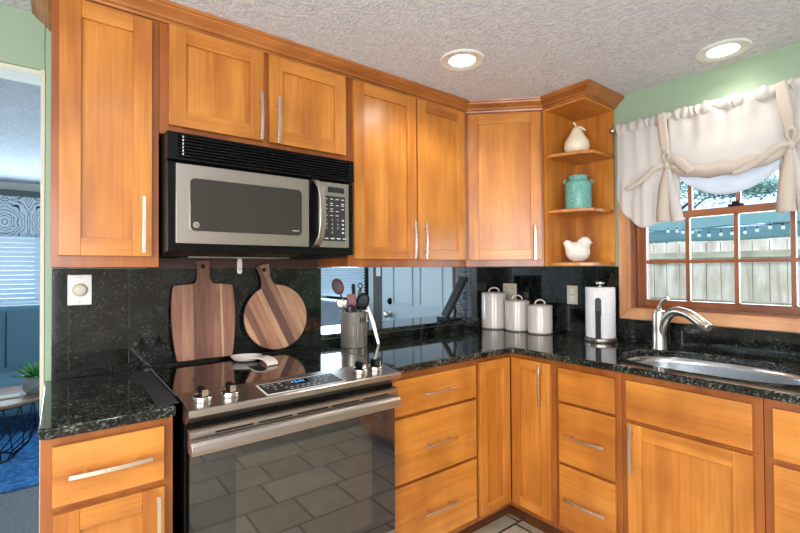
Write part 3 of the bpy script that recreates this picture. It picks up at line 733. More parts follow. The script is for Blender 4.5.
# handle (bowed vertical)
pts = [(-1.595, -0.402, 1.400), (-1.592, -0.420, 1.412), (-1.586, -0.440, 1.44), (-1.583, -0.450, 1.49), (-1.583, -0.453, 1.54), (-1.583, -0.450, 1.59), (-1.586, -0.440, 1.64), (-1.592, -0.420, 1.668), (-1.595, -0.402, 1.678)]
MB().ribbon(pts, 0.026, 0.010, (1,0,0)).obj('handle', ST, mdo, bevel=0.003, seg=3)
kx0, kx1 = -1.577, -1.436
mp_ = MB().box(kx0, kx1, -0.408, -0.4005, 1.401, 1.673).obj('control_panel', ST, mw_, bevel=0.0015)
MB().box(kx0+0.040, kx0+0.118, -0.4088, -0.4081, 1.632, 1.655).obj('display', LCDG, mp_)
text_obj('display_text', '12:41', 0.018, GREY, mp_, Matrix.Translation((kx0+0.079, -0.4090, 1.6435)) @ FRONT_TXT, 0.0002)
MB().box(kx0+0.018, kx1-0.018, -0.4088, -0.4081, 1.428, 1.617).obj('keypad', PANELG, mp_, bevel=0.0004)
rows = [(1.604, 'abcd'), (1.586, ' e f'), (1.578, 'ghij'), (1.563, 'kl m'), (1.553, ' nn '), (1.535, 'opq ')]
b = MB()
for z, s_ in rows:
    for i, ch in enumerate(s_):
        if ch != ' ': xx = kx0+0.030+i*0.0265; b.box(xx-0.006, xx+0.008, -0.4095, -0.4089, z-0.0016, z+0.0016)
b.obj('key_marks', MARK, mp_)
digits = ['123', '456', '789', ' 0 ']
for r_, s_ in enumerate(digits):
    for i, ch in enumerate(s_):
        if ch != ' ': text_obj('key_digit', ch, 0.012, MARK, mp_, Matrix.Translation((kx0+0.034+i*0.0265, -0.4091, 1.516-r_*0.0175)) @ FRONT_TXT, 0.0002)
b = MB()
for r_ in range(4): b.box(kx1-0.034, kx1-0.024, -0.4095, -0.4089, 1.513-r_*0.0175, 1.519-r_*0.0175)
for i in range(4): xx = kx0+0.032+i*0.029; b.box(xx-0.008, xx+0.009, -0.4095, -0.4089, 1.436, 1.4405)
b.obj('key_marks', MARK, mp_)
MB().box(-2.05, -1.66, -0.30, -0.12, 1.3560, 1.3590).obj('grease_filter', ST, mw_)

# ================================================================== ceiling lights
CANE = plain('lamp_glow', (255, 250, 240), 0.5, emit=(255, 247, 235), es=9)
CANW = plain('lamp_trim', (222, 222, 218), 0.35)
cn = thing('ceiling_light', 'round recessed ceiling light in front of the double-door wall cabinet', 'ceiling light', (-1.004, -0.671, ZC), 0, 'recessed ceiling lights')
MB().lathe([(0.100, -0.0005), (0.100, -0.005), (0.094, -0.0085), (0.062, -0.006), (0.058, -0.004), (0.058, -0.0005)], n=48).obj('trim_ring', CANW, cn, smooth='auto')
MB().lathe([(0.0, -0.0045), (0.03, -0.005), (0.0575, -0.0035), (0.0575, -0.001)], n=40).obj('lens', CANE, cn, smooth='auto')
clone(cn, 'round recessed ceiling light above the sink, close to the green wall', loc=(-0.175, -1.409, ZC))
for x, y in ((-2.2, -1.35), (-1.0, -2.1), (-2.3, -2.9)): clone(cn, 'round recessed ceiling light added out of view to light the room', loc=(x, y, ZC))  # unseen fittings added to brighten the room

# ================================================================== OBJECTS ON THE STOVE AND SPLASH
BM1 = board_mat('striped_board_wood', [(0.0,(140,94,72)), (0.22,(158,112,86)), (0.36,(108,68,52)), (0.52,(122,78,60)), (0.60,(140,96,74)), (0.70,(190,152,120)), (0.73,(146,100,78))])
BM2 = board_mat('striped_round_board_wood', [(0.0,(186,140,108)), (0.30,(130,88,68)), (0.40,(166,116,88)), (0.58,(184,142,108)), (0.66,(104,70,56)), (0.78,(150,110,86)), (0.88,(176,134,104))], (0, 0.42, 0))
def board(name, label, outline, hole, m, loc, lean, tilt=0.0):
    b = MB(); b.prism(outline, -0.018, 0.0, 'y')
    o = b.obj(name, m, None, bevel=0.004, seg=3)
    o.location = loc; o.rotation_euler = (lean, tilt, 0)
    tag(o, label, 'cutting board')
    q = MB().lathe([(0,0),(0.0095,0),(0.0095,0.001),(0,0.001)], n=20).xf(Matrix.Translation((hole[0], -0.0185, hole[1])) @ Matrix.Rotation(PI/2, 4, 'X')); q.obj('hanging_hole', BLKM, o)
    return o
right = spline([(0.0,0.0),(0.098,0.0),(0.110,0.012),(0.120,0.08),(0.1255,0.17),(0.124,0.25),(0.118,0.300),(0.106,0.309),(0.046,0.314),(0.032,0.322),(0.024,0.345),(0.0255,0.385),(0.030,0.405),(0.020,0.414),(0.0,0.415)], 5)
outl = [p for p in right[1:-1]] + [(-p[0], p[1]) for p in right[1:-1]][::-1]
board('cutting_board', 'rectangular striped wooden paddle cutting board leaning left on the splashback', outl, (-0.002, 0.388), BM1, (-1.935, -0.062, 0.9375), -0.105, 0.0)
R_ = 0.151; pts = []
for k in range(61):
    a = PI/2 - 0.24 - (2*PI-0.48)*k/60; pts.append((R_*math.cos(a), R_*math.sin(a)+R_))
pts += [(-0.026, 0.318), (-0.022, 0.345), (-0.026, 0.385), (-0.030, 0.398), (-0.022, 0.404), (0.024, 0.404), (0.031, 0.398), (0.026, 0.36), (0.022, 0.345), (0.026, 0.318)]
o = board('cutting_board', 'round striped wooden cutting board with a handle leaning right on the splashback', pts, (0.0, 0.378), BM2, (-1.616, -0.056, 0.9375), -0.10, 0)
for v in o.data.vertices:      # turn the outline about the disc centre so the handle points up-left
    x, z = v.co.x, v.co.z-R_; a = 0.24; v.co.x = x*math.cos(a)-z*math.sin(a); v.co.z = x*math.sin(a)+z*math.cos(a)+R_
h_ = o.children[0]
for v in h_.data.vertices:
    x, z = v.co.x, v.co.z-R_; a = 0.24; v.co.x = x*math.cos(a)-z*math.sin(a); v.co.z = x*math.sin(a)+z*math.cos(a)+R_
# spoon rest
b = MB()
prof_ = [(0.0, 0.002), (0.030, 0.002), (0.042, 0.008), (0.052, 0.024), (0.048, 0.024), (0.034, 0.008), (0.0, 0.006)]
b.lathe(prof_, n=36, sx=1.25, sy=0.85)
b.xf(Matrix.Rotation(-0.5, 4, 'Z'))
b.ribbon([(0.010,-0.026,0.013), (0.022,-0.060,0.022), (0.034,-0.095,0.027), (0.046,-0.130,0.023), (0.052,-0.150,0.012), (0.053,-0.154,0.002)], 0.050, 0.006, (1,0.25,0))
o = b.obj('spoon_rest', CERA, smooth='auto', bevel=0.001); o.location = (-1.800, -0.180, 0.9265)
tag(o, 'white ceramic spoon rest lying on the black glass cooktop', 'spoon rest')
# wall plates and switches
def plate(name, label, cat, loc, rz, w, h, kind):
    t = thing(name, label, cat, loc, rz)
    MB().box(-w/2, w/2, -0.006, -0.0005, -h/2, h/2).obj('cover_plate', WHITE if kind == 'dial' else CREAM, t, bevel=0.002)
    if kind == 'dial':
        MB().lathe([(0,0.006),(0.024,0.006),(0.024,0.012),(0.018,0.020),(0.015,0.021),(0,0.021)], n=28).xf(Matrix.Rotation(PI/2, 4, 'X')).obj('dial', CREAM, t, smooth='auto')
        for z in (-0.044, 0.044): MB().lathe([(0,0.006),(0.003,0.006),(0.003,0.0072),(0,0.0072)], n=10).xf(Matrix.Translation((0,0,z)) @ Matrix.Rotation(PI/2, 4, 'X')).obj('screw', CHR, t)
    else:
        n = 2 if kind == 'double' else 1
        for i in range(n):
            cx_ = (i-(n-1)/2)*0.044
            for z in (-0.021, 0.021):
                so = MB().box(cx_-0.013, cx_+0.013, -0.0085, -0.006, z-0.014, z+0.014).obj('socket', WHITE if n == 1 else CREAM, t, bevel=0.002)
                b = MB()
                for sx in (-0.005, 0.005): b.box(cx_+sx-0.001, cx_+sx+0.001, -0.0089, -0.0084, z-0.004, z+0.005)
                b.obj('slots', BLKM, so)
    return t
plate('dimmer_switch', 'white wall plate with a round dimmer dial on the granite left of the stove', 'dimmer switch', (-2.362, -0.0125, 1.238), 0, 0.073, 0.112, 'dial')
plate('wall_outlet', 'cream double outlet partly hidden behind the white canisters', 'outlet', (-0.0125, -0.142, 1.155), -PI/2, 0.112, 0.106, 'double')
plate('wall_outlet', 'white single outlet on the granite between canisters and paper towel holder', 'outlet', (-0.0125, -0.600, 1.150), -PI/2, 0.068, 0.110, 'single')
# small white hook clip under the microwave
hk = thing('wall_hook', 'small white adhesive hook on the wall between the two cutting boards', 'hook', (-1.776, -0.0165, 1.325))
q = MB(); q.prism(q.rr(-0.011, 0.011, -0.034, 0.034, 0.0105), -0.004, -0.0003, 'y').obj('base', WHITE, hk, bevel=0.001)
MB().tube([(0,-0.003,-0.008), (0,-0.014,-0.018), (0,-0.018,-0.010)], 0.003, 8).obj('hook', WHITE, hk, smooth=True)

# utensil crock
CRK = steel('crock_steel', (240,230,212), 0.28, (60,60,2)); CRK.node_tree.nodes['Principled BSDF'].inputs['Metallic'].default_value = 0.85
cr = thing('utensil_crock', 'brushed steel utensil crock standing right of the stove', 'crock', (-1.222, -0.100, CZ1))
MB().lathe([(0,0.001),(0.067,0.001),(0.069,0.004),(0.069,0.176),(0.071,0.179),(0.069,0.181),(0.065,0.179),(0.065,0.008),(0,0.008)], n=48).obj('cylinder', CRK, cr, smooth='auto')
b = MB()
for i in range(3):
    a = -1.62+i*0.16; p = Vector((math.cos(a), math.sin(a), 0))
    b.ribbon([p*0.0697+Vector((0,0,0.128)), p*0.0697+Vector((0,0,0.152))], 0.005, 0.0012, Vector((-p.y, p.x, 0)))
b.obj('slot_holes', BLKM, cr)
def CRP(dx, dy, z): return Vector((-1.222+dx, -0.100+dy, CZ1+z))
UP = Vector((0,0,1)); 
rt = Vector((0.79, -0.61, 0)); bk = Vector((0.61, 0.79, 0))
def stick(foot, top, z0, z1): 
    a = Vector((-1.222,-0.100,CZ1)) + rt*foot[0] + bk*foot[1] + UP*z0; c = Vector((-1.222,-0.100,CZ1)) + rt*top[0] + bk*top[1] + UP*z1
    return a, c
GRPU = None
def utensil(name, label, cat, foot, top, z1, r, mat_, head):
    a, c = stick(foot, top, 0.012, z1); d = (c-a).normalized()
    b = MB(); b.tube([a, a.lerp(c, 0.5), c], r, 10); o = b.obj('shaft', mat_, None, smooth='auto')
    t = thing(name, label, cat, (0,0,0)); o.parent = t
    side = d.cross(bk).normalized(); M = Matrix((( side.x, bk.x, d.x, c.x), (side.y, bk.y, d.y, c.y), (side.z, bk.z, d.z, c.z), (0,0,0,1)))
    head(M, t); return t
def h_spoon(m, s=1.0, sw=1.0):
    def f(M, t): MB().ball((0,0,0.034*s), 0.036*s, 3, (0.62*sw, 0.16, 1.0)).xf(M).obj('bowl', m, t, smooth=True)
    return f
def h_spat(m, w=0.05, L=0.07):
    def f(M, t): q = MB(); q.prism(q.rr(-w/2, w/2, -0.005, L, 0.012), -0.004, 0.004, 'y').xf(M).obj('blade', m, t, bevel=0.002)
    return f
def h_none(M, t): pass
def h_loops(n, R, L, m):
    def f(M, t):
        b = MB()
        for k in range(n):
            a = PI*k/n; pts_ = []
            for j in range(13):
                s = PI*j/12; rr_ = R*math.sin(s)**0.8 if 0 < j < 12 else 0.003
                pts_.append((rr_*math.cos(a), rr_*math.sin(a), L*(j/12)))
            for sg in (1, -1): b.tube([(p[0]*sg, p[1]*sg, p[2]) for p in pts_], 0.0013, 5)
        b.xf(M).obj('wires', m, t, smooth=True)
    return f
utensil('wooden_spoon', 'dark wooden spoon standing tallest in the steel crock', 'spoon', (0.02,0.0), (-0.070,0.01), 0.268, 0.005, DWOOD, h_spoon(DWOOD, 1.2, 1.15))
utensil('spatula', 'red silicone spatula in the middle of the steel crock', 'spatula', (-0.005,0.012), (-0.012,0.010), 0.205, 0.005, DWOOD, h_spat(RUBR, 0.05, 0.062))
utensil('spatula', 'narrow dark spatula standing behind the red one in the crock', 'spatula', (0.010,0.040), (-0.004,0.045), 0.262, 0.004, DWOOD, h_spat(BLKM, 0.020, 0.058))
utensil('serving_spoon', 'large black serving spoon at the right of the crock', 'spoon', (-0.02,-0.004), (0.036,0.0), 0.190, 0.005, BLKM, h_spoon(BLKM, 1.25, 1.15))
utensil('ladle', 'steel ladle leaning to the left rim of the crock', 'ladle', (0.02,-0.02), (-0.052,-0.022), 0.196, 0.004, CHR, h_spoon(CHR, 0.75, 1.5))
utensil('whisk', 'small wire whisk leaning out over the left of the crock', 'whisk', (0.0,-0.030), (-0.046,-0.034), 0.192, 0.005, CHR, h_loops(4, 0.018, 0.06, CHR))
utensil('peeler', 'green handled tool leaning right in the crock', 'kitchen tool', (-0.035,0.030), (0.020,0.035), 0.245, 0.004, plain('green_handle', (60, 104, 96), 0.4), h_spat(plain('green_blade', (70, 120, 110), 0.4), 0.014, 0.045))
utensil('kitchen_scissors', 'black handled kitchen scissors in the crock front', 'scissors', (0.0,-0.040), (0.004,-0.036), 0.168, 0.004, CHR,
        lambda M, t: (MB().tube([(0.018+0.015*math.cos(2*PI*k/16), 0, 0.022+0.022*math.sin(2*PI*k/16)) for k in range(17)], 0.004, 8).tube([(-0.018+0.015*math.cos(2*PI*k/16), 0, 0.022+0.022*math.sin(2*PI*k/16)) for k in range(17)], 0.004, 8).xf(M).obj('finger_loops', BLKM, t, smooth=True)))
# tongs leaning beside the crock, against the ledge
tg = thing('tongs', 'long steel tongs with a ring hook leaning right of the crock', 'tongs', (0,0,0))
f0 = Vector((-1.100, -0.145, CZ1+0.002)); f1 = Vector((-1.085, -0.118, CZ1+0.003)); tp = Vector((-1.150, -0.050, CZ1+0.285))
MB().ribbon([f0, f0.lerp(tp, 0.4)+rt*0.006, tp], 0.011, 0.003, rt).obj('arm', STB, tg, bevel=0.001)
MB().ribbon([f1+rt*0.006, f1.lerp(tp, 0.4)+rt*0.016, tp+rt*0.004], 0.011, 0.003, rt).obj('arm', STB, tg, bevel=0.001)
MB().tube([tp+rt*0.011*math.cos(2*PI*k/16)+UP*(0.022+0.013*math.sin(2*PI*k/16)) for k in range(17)], 0.0028, 8).tube([tp+UP*(-0.04), tp+UP*0.010], 0.006, 8).obj('ring_hook', BLKM, tg, smooth=True)

# tablet on a stand on the ledge
TABM = plain('matte_black', (5, 5, 6), 0.8)
tb = thing('tablet_stand', 'black wire stand on the granite ledge holding a dark tablet', 'stand', (-0.385, 0.045, 0.9785))
e = 0.95
MB().box(-0.075, 0.045, -0.06, 0.06, 0.0005, 0.008).obj('base', BLKM, tb, bevel=0.002)
MB().tube([(0.03,0,0.006), (0.045,0,0.05), (0.018,0,0.125)], 0.006, 10).obj('arm', TABM, tb, smooth=True)
MB().box(-0.085, -0.060, -0.05, 0.05, 0.008, 0.018).obj('lip', BLKM, tb, bevel=0.002)
MB().tube([(0.045,-0.02,0.14), (0.075,-0.03,0.09), (0.105,-0.03,0.045), (0.085,-0.03,0.02), (0.115,-0.03,0.003)], 0.0018, 6).obj('cable', BLKM, tb, smooth=True)
tt = thing('tablet', 'dark tablet leaning back in the wire stand on the ledge', 'tablet', (-0.452, 0.035, 1.001))
tt.rotation_euler = (0, math.radians(27), -0.60)
MB().box(-0.010, 0.010, -0.10, 0.10, 0.0, 0.285).obj('shell', TABM, tt, bevel=0.003)
MB().box(-0.0106, -0.0101, -0.092, 0.092, 0.010, 0.273).obj('screen', TABM, tt)

# canisters
def canister(label, x, y, r, h):
    t = thing('canister', label, 'canister', (x, y, CZ1), 0, None)
    MB().lathe([(0,0.001),(r*0.94,0.001),(r,0.006),(r,h-0.012),(r*0.985,h-0.008),(0,h-0.008)], n=48).obj('jar', CERA, t, smooth='auto')
    MB().lathe([(r*0.95,h-0.0075),(r*1.02,h-0.007),(r*1.02,h-0.001),(r*0.9,h+0.006),(r*0.4,h+0.010),(0,h+0.011)], n=48).obj('lid', CERA, t, smooth='auto')
    lid = t.children[-1]
    k = r*0.42
    MB().tube([rt*(-k)+UP*(h+0.006), rt*(-k*0.95)+UP*(h+0.022), rt*(-k*0.5)+UP*(h+0.034), UP*(h+0.037), rt*(k*0.5)+UP*(h+0.034), rt*(k*0.95)+UP*(h+0.022), rt*k+UP*(h+0.006)], 0.0055, 10, flat=1.0).obj('loop_handle', CERA, t, smooth=True, sub=1)
    MB().tube([Vector((r*1.003*math.cos(a), r*1.003*math.sin(a), 0.006)) for a in [2*PI*k_/40 for k_ in range(41)]], 0.0016, 6).obj('foot_ring', BLKM, t, smooth=True)
    return t
canister('largest white ceramic canister, deepest in the counter corner', -0.131, -0.103, 0.083, 0.232)
canister('middle-sized white ceramic canister between the two others', -0.108, -0.272, 0.0765, 0.188)
canister('smallest white ceramic canister, nearest to the paper towel holder', -0.108, -0.440, 0.073, 0.168)
# paper towel holder with roll
pt = thing('paper_towel_holder', 'brushed steel paper towel holder with side arm standing by the window', 'paper towel holder', (-0.120, -0.825, CZ1))
MB().lathe([(0,0.001),(0.079,0.001),(0.081,0.006),(0.081,0.020),(0.076,0.0245),(0,0.0255)], n=48).obj('base', STB, pt, smooth='auto')
MB().lathe([(0,0.025),(0.007,0.025),(0.007,0.300),(0.014,0.303),(0.022,0.310),(0.022,0.318),(0.016,0.322),(0,0.323)], n=24).obj('rod', STB, pt, smooth='auto')
av = Vector((-0.83, -0.30, 0)).normalized(); aw = Vector((av.y, -av.x, 0))
MB().ribbon([av*0.0800+UP*0.022, av*0.0815+UP*0.10, av*0.080+UP*0.150, av*0.079+UP*0.170], 0.026, 0.004, aw).obj('tension_arm', BLKM, pt, bevel=0.0015)
pr_ = thing('paper_towel_roll', 'white paper towel roll on the steel holder', 'paper towels', (-0.120, -0.825, CZ1))
PAPER = fuzzy('paper_towel', (200, 200, 202), (222, 221, 220), 140, 0.25, 0.002)
MB().lathe([(0.020,0.0265),(0.0735,0.0265),(0.074,0.03),(0.074,0.288),(0.0725,0.291),(0.020,0.291)], n=56).obj('roll', PAPER, pr_, smooth='auto')
q = MB(); q.prism(q.rr(-0.015, 0.015, 0.135, 0.238, 0.0145), -0.0762, -0.0725, 'y')
q.xf(Matrix.Rotation(math.atan2(av.y, av.x)+PI/2, 4, 'Z')).obj('core_slot', GREY, pr_)

# shelf ornaments
EGG = plain('cream_ceramic', (232, 220, 192), 0.4)
pe = thing('ceramic_pear', 'cream ceramic pear with leaf on the top corner shelf', 'ornament', (-0.170, -0.728, 1.9305))
MB().lathe([(0,0.001),(0.03,0.001),(0.055,0.012),(0.067,0.04),(0.063,0.07),(0.046,0.10),(0.031,0.125),(0.024,0.142),(0.014,0.152),(0,0.154)], n=36).obj('fruit', EGG, pe, smooth=True)
MB().tube([(0,0,0.150), (-0.004,0.004,0.168), (-0.012,0.010,0.182)], [0.004,0.004,0.007], 8).obj('stem', EGG, pe, smooth=True)
MB().ball((0,0,0), 0.028, 2, (1.0, 0.5, 0.18)).xf(Matrix.Translation((0.018,-0.020,0.146)) @ Matrix.Rotation(-0.7, 4, 'Z') @ Matrix.Rotation(0.5, 4, 'Y')).obj('leaf', EGG, pe, smooth=True)
AQ, ta, ba = mat('aqua_glazed_ceramic'); ba.inputs['Roughness'].default_value = 0.25
va = nd(ta, 'ShaderNodeTexVoronoi', Scale=75.0, feature='DISTANCE_TO_EDGE'); ta.links.new(coords(ta), va.inputs['Vector'])
ta.links.new(ramp(ta, va.outputs['Distance'], [(0.0, lin(84, 146, 134)), (0.2, lin(112, 172, 158))]), ba.inputs['Base Color']); bump(ta, ba, va.outputs['Distance'], 0.5, 0.003)
jr = thing('aqua_jar', 'aqua green glazed milk-can jar on the middle corner shelf', 'jar', (-0.165, -0.732, 1.6265))
MB().lathe([(0,0.001),(0.066,0.001),(0.068,0.005),(0.068,0.138),(0.064,0.150),(0.054,0.160),(0.047,0.166),(0.047,0.176),(0.051,0.181),(0.051,0.186),(0.044,0.190),(0,0.192)], n=44).obj('pot', AQ, jr, smooth='auto')
for s in (-1, 1):
    MB().tube([rt*s*0.064+UP*0.138, rt*s*0.078+UP*0.152, rt*s*0.074+UP*0.170, rt*s*0.062+UP*0.160], 0.004, 8).obj('handle', AQ, jr, smooth=True)
bd = thing('ceramic_bird', 'white ceramic bird with pecked texture on the bottom corner shelf', 'ornament', (-0.165, -0.730, 1.3395))
SPK = fuzzy('speckled_ceramic', (206, 200, 190), (238, 232, 224), 160, 0.8, 0.003, 0.5)
BR = Matrix.Rotation(math.atan2(rt.y, rt.x), 4, 'Z')
b = MB(); b.ball((-0.004,0,0.052), 0.055, 3, (1.08, 0.85, 0.94)); b.ball((0.030,0,0.098), 0.031, 3, (1.0, 0.85, 0.95)); b.ball((0.018,0,0.078), 0.042, 3, (0.85,0.75,0.95))
b.tube([(-0.035,0,0.070), (-0.055,0,0.092), (-0.068,0,0.104)], [0.026,0.016,0.009], 12, flat=1.3)
bd.scale = (1.12,)*3
bo = b.xf(BR).obj('body', SPK, bd, smooth=True)
rm = bo.modifiers.new('r', 'REMESH'); rm.mode = 'VOXEL'; rm.voxel_size = 0.003; rm.use_smooth_shade = True
sm = bo.modifiers.new('m', 'SMOOTH'); sm.factor = 0.6; sm.iterations = 8
MB().lathe([(0.008,0),(0.004,0.009),(0,0.016)], n=10).xf(BR @ Matrix.Translation((0.056,0,0.098)) @ Matrix.Rotation(PI/2+0.25, 4, 'Y')).obj('beak', SPK, bd, smooth=True)

# ================================================================== VALANCE
FAB = fabric('ivory_fabric', (222, 217, 211), 0.38)
FAB2 = fabric('ivory_fabric_folded', (206, 194, 180), 0.15)
SHEER = fabric('sheer_lining', (220, 226, 232), 0.35)
RODX = -0.062; RZ = 2.048
rod = thing('curtain_rod', 'slim nickel curtain rod above the sink window', 'curtain rod', (0,0,0))
MB().tube([(RODX, -0.880, RZ), (RODX, -1.95, RZ)], 0.008, 12).obj('rod', STB, rod, smooth=True)
MB().ball((RODX, -0.872, RZ), 0.016, 3, (1,1,1)).ball((RODX, -0.884, RZ), 0.010, 2).obj('finial', STB, rod, smooth=True)
for y in (-0.893, -1.93):
    MB().tube([(RODX, y, RZ), (RODX+0.02, y, RZ-0.012), (-0.006, y, RZ-0.012)], 0.005, 8).box(-0.0055, -0.0006, y-0.012, y+0.012, RZ-0.035, RZ+0.012).obj('bracket', STB, rod, smooth='auto')
va_ = thing('window_valance', 'ivory tie-up fabric valance with bows gathered over the sink window', 'valance', (0,0,0))
VY0, VY1 = -0.900, -1.925; TY = (-1.160, -1.615); TZ = 1.800; MIDY = (TY[0]+TY[1])/2
# gathered rod pocket: tube of fabric with ruffled edge
def pocket(u, v):
    y = VY0 + (VY1-VY0)*u; a = 2*PI*v
    g = 0.5+0.5*math.sin(u*190 + 2.0*math.sin(u*37)); g2 = math.sin(u*63+1.3)
    rx = 0.012 + 0.009*g + 0.002*g2; rz_ = 0.027 + 0.004*g2 + 0.004*g
    return (RODX - rx*math.cos(a), y + 0.004*math.sin(a*2+u*90), RZ + rz_*math.sin(a) - 0.004)
MB().grid(pocket, 260, 14).obj('rod_pocket', FAB, va_, smooth=True)
def smooth01(t): t = max(0, min(1, t)); return t*t*(3-2*t)
# centre swag: hangs from the pocket, rolls forward along a sagging arc
def sag(y, d): 
    s = (y-MIDY)/((TY[0]-TY[1])/2); return d*(1-s*s)
def swag_main(u, v):
    y = TY[0]+0.012 + (TY[1]-TY[0]-0.024)*u
    zb = 1.795 - sag(y, 0.030)
    z = 2.035 + (zb-2.035)*v
    e_ = math.sin(PI*u)
    x = RODX - 0.006 - 0.038*e_*v*v - 0.010*math.sin(u*21+v*2.5)*(1-v)*0.7 - 0.005*math.sin(u*47+1)*(1-v)**2 - 0.010*math.sin(v*9+u*3)*e_*v
    return (x, y, z)
MB().grid(swag_main, 60, 24).obj('centre_panel', FAB, va_, smooth=True, solid=0.0012)
def roll(u, v):      # the soft folded-up bundle
    y = TY[0]+0.012 + (TY[1]-TY[0]-0.024)*u; e_ = math.sin(PI*u)**0.6
    zc_ = 1.782 - sag(y, 0.036); a = 2*PI*v
    ry_ = 0.010 + 0.022*e_; rx_ = 0.010 + 0.018*e_
    k = 1 + 0.10*math.sin(3*a+u*5)
    return (RODX - 0.022*e_ - 0.012 - rx_*k*math.cos(a), y, zc_ + ry_*k*math.sin(a) + 0.003*math.sin(u*30))
MB().grid(roll, 60, 20).obj('folded_roll', FAB2, va_, smooth=True)
def sheer(u, v):
    y = TY[0]+0.01 + (TY[1]-TY[0]-0.02)*u; e_ = math.sin(PI*u)
    zt = 1.785 - sag(y, 0.04); zb = 1.770 - sag(y, 0.135)
    return (RODX + 0.004 - 0.012*e_*math.sin(PI*v) - 0.004*math.sin(u*26), y, zt + (zb-zt)*v)
MB().grid(sheer, 50, 8).obj('lining_edge', SHEER, va_, smooth=True, solid=0.001)
# end panels: flat top, fanning out below the tie
def endp(sgn):
    ty = TY[0] if sgn > 0 else TY[1]; W_ = 0.262 if sgn > 0 else 0.315
    def f(u, v):
        # u: 0 at the tie side, 1 at outer side
        out = W_*u
        zb = 1.522 + 0.015*math.sin(u*9) + (0.05*smooth01((u-0.45)/0.5)) + 0.10*max(0, (u-0.80)/0.20)**1.8
        zt = 2.035; z = zt + (zb-zt)*v
        # waist pulled to the tie height
        wz = math.exp(-((z-TZ)/0.07)**2); pull_ = 1 - 0.12*wz*(1-u)
        below = smooth01((TZ+0.02-z)/0.10)
        yy = out*pull_ - 0.045*below*(1-u)**2
        pl = 0.020*math.sin(14*u + 1.0)*below*(0.3+0.7*(1-u)) + 0.006*math.sin(31*u)*below
        x = RODX - 0.006 - pl - 0.022*math.sin(PI*min(1, u*1.05))*below - 0.004*math.sin(u*24)*(1-v)
        if u > 0.85: x += 0.0
        return (x, ty + sgn*yy, z)
    return f
for sgn in (1, -1): MB().grid(endp(sgn), 44, 44).obj('end_panel', FAB if sgn > 0 else FAB, va_, smooth=True, solid=0.0012)
# ties with bows
def ribbon_obj(name, pts, wds, mat_, parent, wdir=(0,1,0), fold=0.0):
    b = MB(); P = [Vector(p) for p in spline(pts, 6)]; n = len(P)
    def wv(i): 
        s = i/(n-1)*(len(wds)-1); k = min(int(s), len(wds)-2); return wds[k] + (wds[k+1]-wds[k])*(s-k)
    rows_ = []
    for i, p in enumerate(P):
        t = (P[min(i+1,n-1)]-P[max(i-1,0)]).normalized(); X = Vector((1,0,0)); s_ = t.cross(X)
        if s_.length < 0.2: s_ = Vector((0,1,0))
        s_.normalize(); w_ = wv(i)/2
        rows_.append([b.bm.verts.new(p + s_*w_*a + X*(fold*abs(a)*w_ - 0)) for a in (-1,-0.5,0,0.5,1)])
    for a_, c_ in zip(rows_, rows_[1:]):
        for k in range(4): b.bm.faces.new((a_[k], a_[k+1], c_[k+1], c_[k]))
    return b.obj(name, mat_, parent, smooth=True, solid=0.0015)
for ty in TY:
    X = RODX-0.040
    tie = ribbon_obj('tie_strap', [(RODX-0.026, ty+0.035, 2.066), (RODX-0.033, ty+0.028, 2.02), (X-0.004, ty+0.014, 1.92), (X-0.002, ty+0.002, 1.815)], [0.036, 0.042, 0.044, 0.018], FAB2, va_)
    ribbon_obj('bow_loop', [(X-0.012, ty, 1.80), (X-0.022, ty+0.014, 1.845), (X-0.026, ty, 1.862), (X-0.022, ty-0.012, 1.845), (X-0.012, ty, 1.80)], [0.010, 0.016, 0.020, 0.016, 0.010], FAB2, tie, fold=0.5)
    MB().ball((X-0.010, ty, 1.797), 0.017, 3, (0.8, 1, 1.1)).obj('knot', FAB2, tie, smooth=True)
    ribbon_obj('ribbon_tail', [(X-0.014, ty, 1.798), (X-0.030, ty+0.045, 1.795), (X-0.034, ty+0.095, 1.755), (X-0.030, ty+0.155, 1.722), (X-0.022, ty+0.195, 1.712)], [0.014, 0.026, 0.030, 0.026, 0.016], FAB2, tie, fold=0.4)
    ribbon_obj('ribbon_tail', [(X-0.014, ty, 1.798), (X-0.036, ty-0.040, 1.812), (X-0.038, ty-0.075, 1.785), (X-0.030, ty-0.104, 1.745)], [0.014, 0.036, 0.046, 0.038], FAB2, tie, fold=0.4)
    ribbon_obj('ribbon_tail', [(X-0.012, ty+0.004, 1.79), (X-0.030, ty+0.010, 1.70), (X-0.030, ty+0.018, 1.60), (X-0.020, ty+0.022, 1.530)], [0.016, 0.050, 0.058, 0.064], FAB2, tie, fold=0.5)
    ribbon_obj('ribbon_tail', [(X-0.010, ty-0.002, 1.79), (X-0.026, ty-0.014, 1.71), (X-0.024, ty-0.030, 1.61), (X-0.016, ty-0.040, 1.525)], [0.014, 0.040, 0.052, 0.056], FAB, tie, fold=0.5)

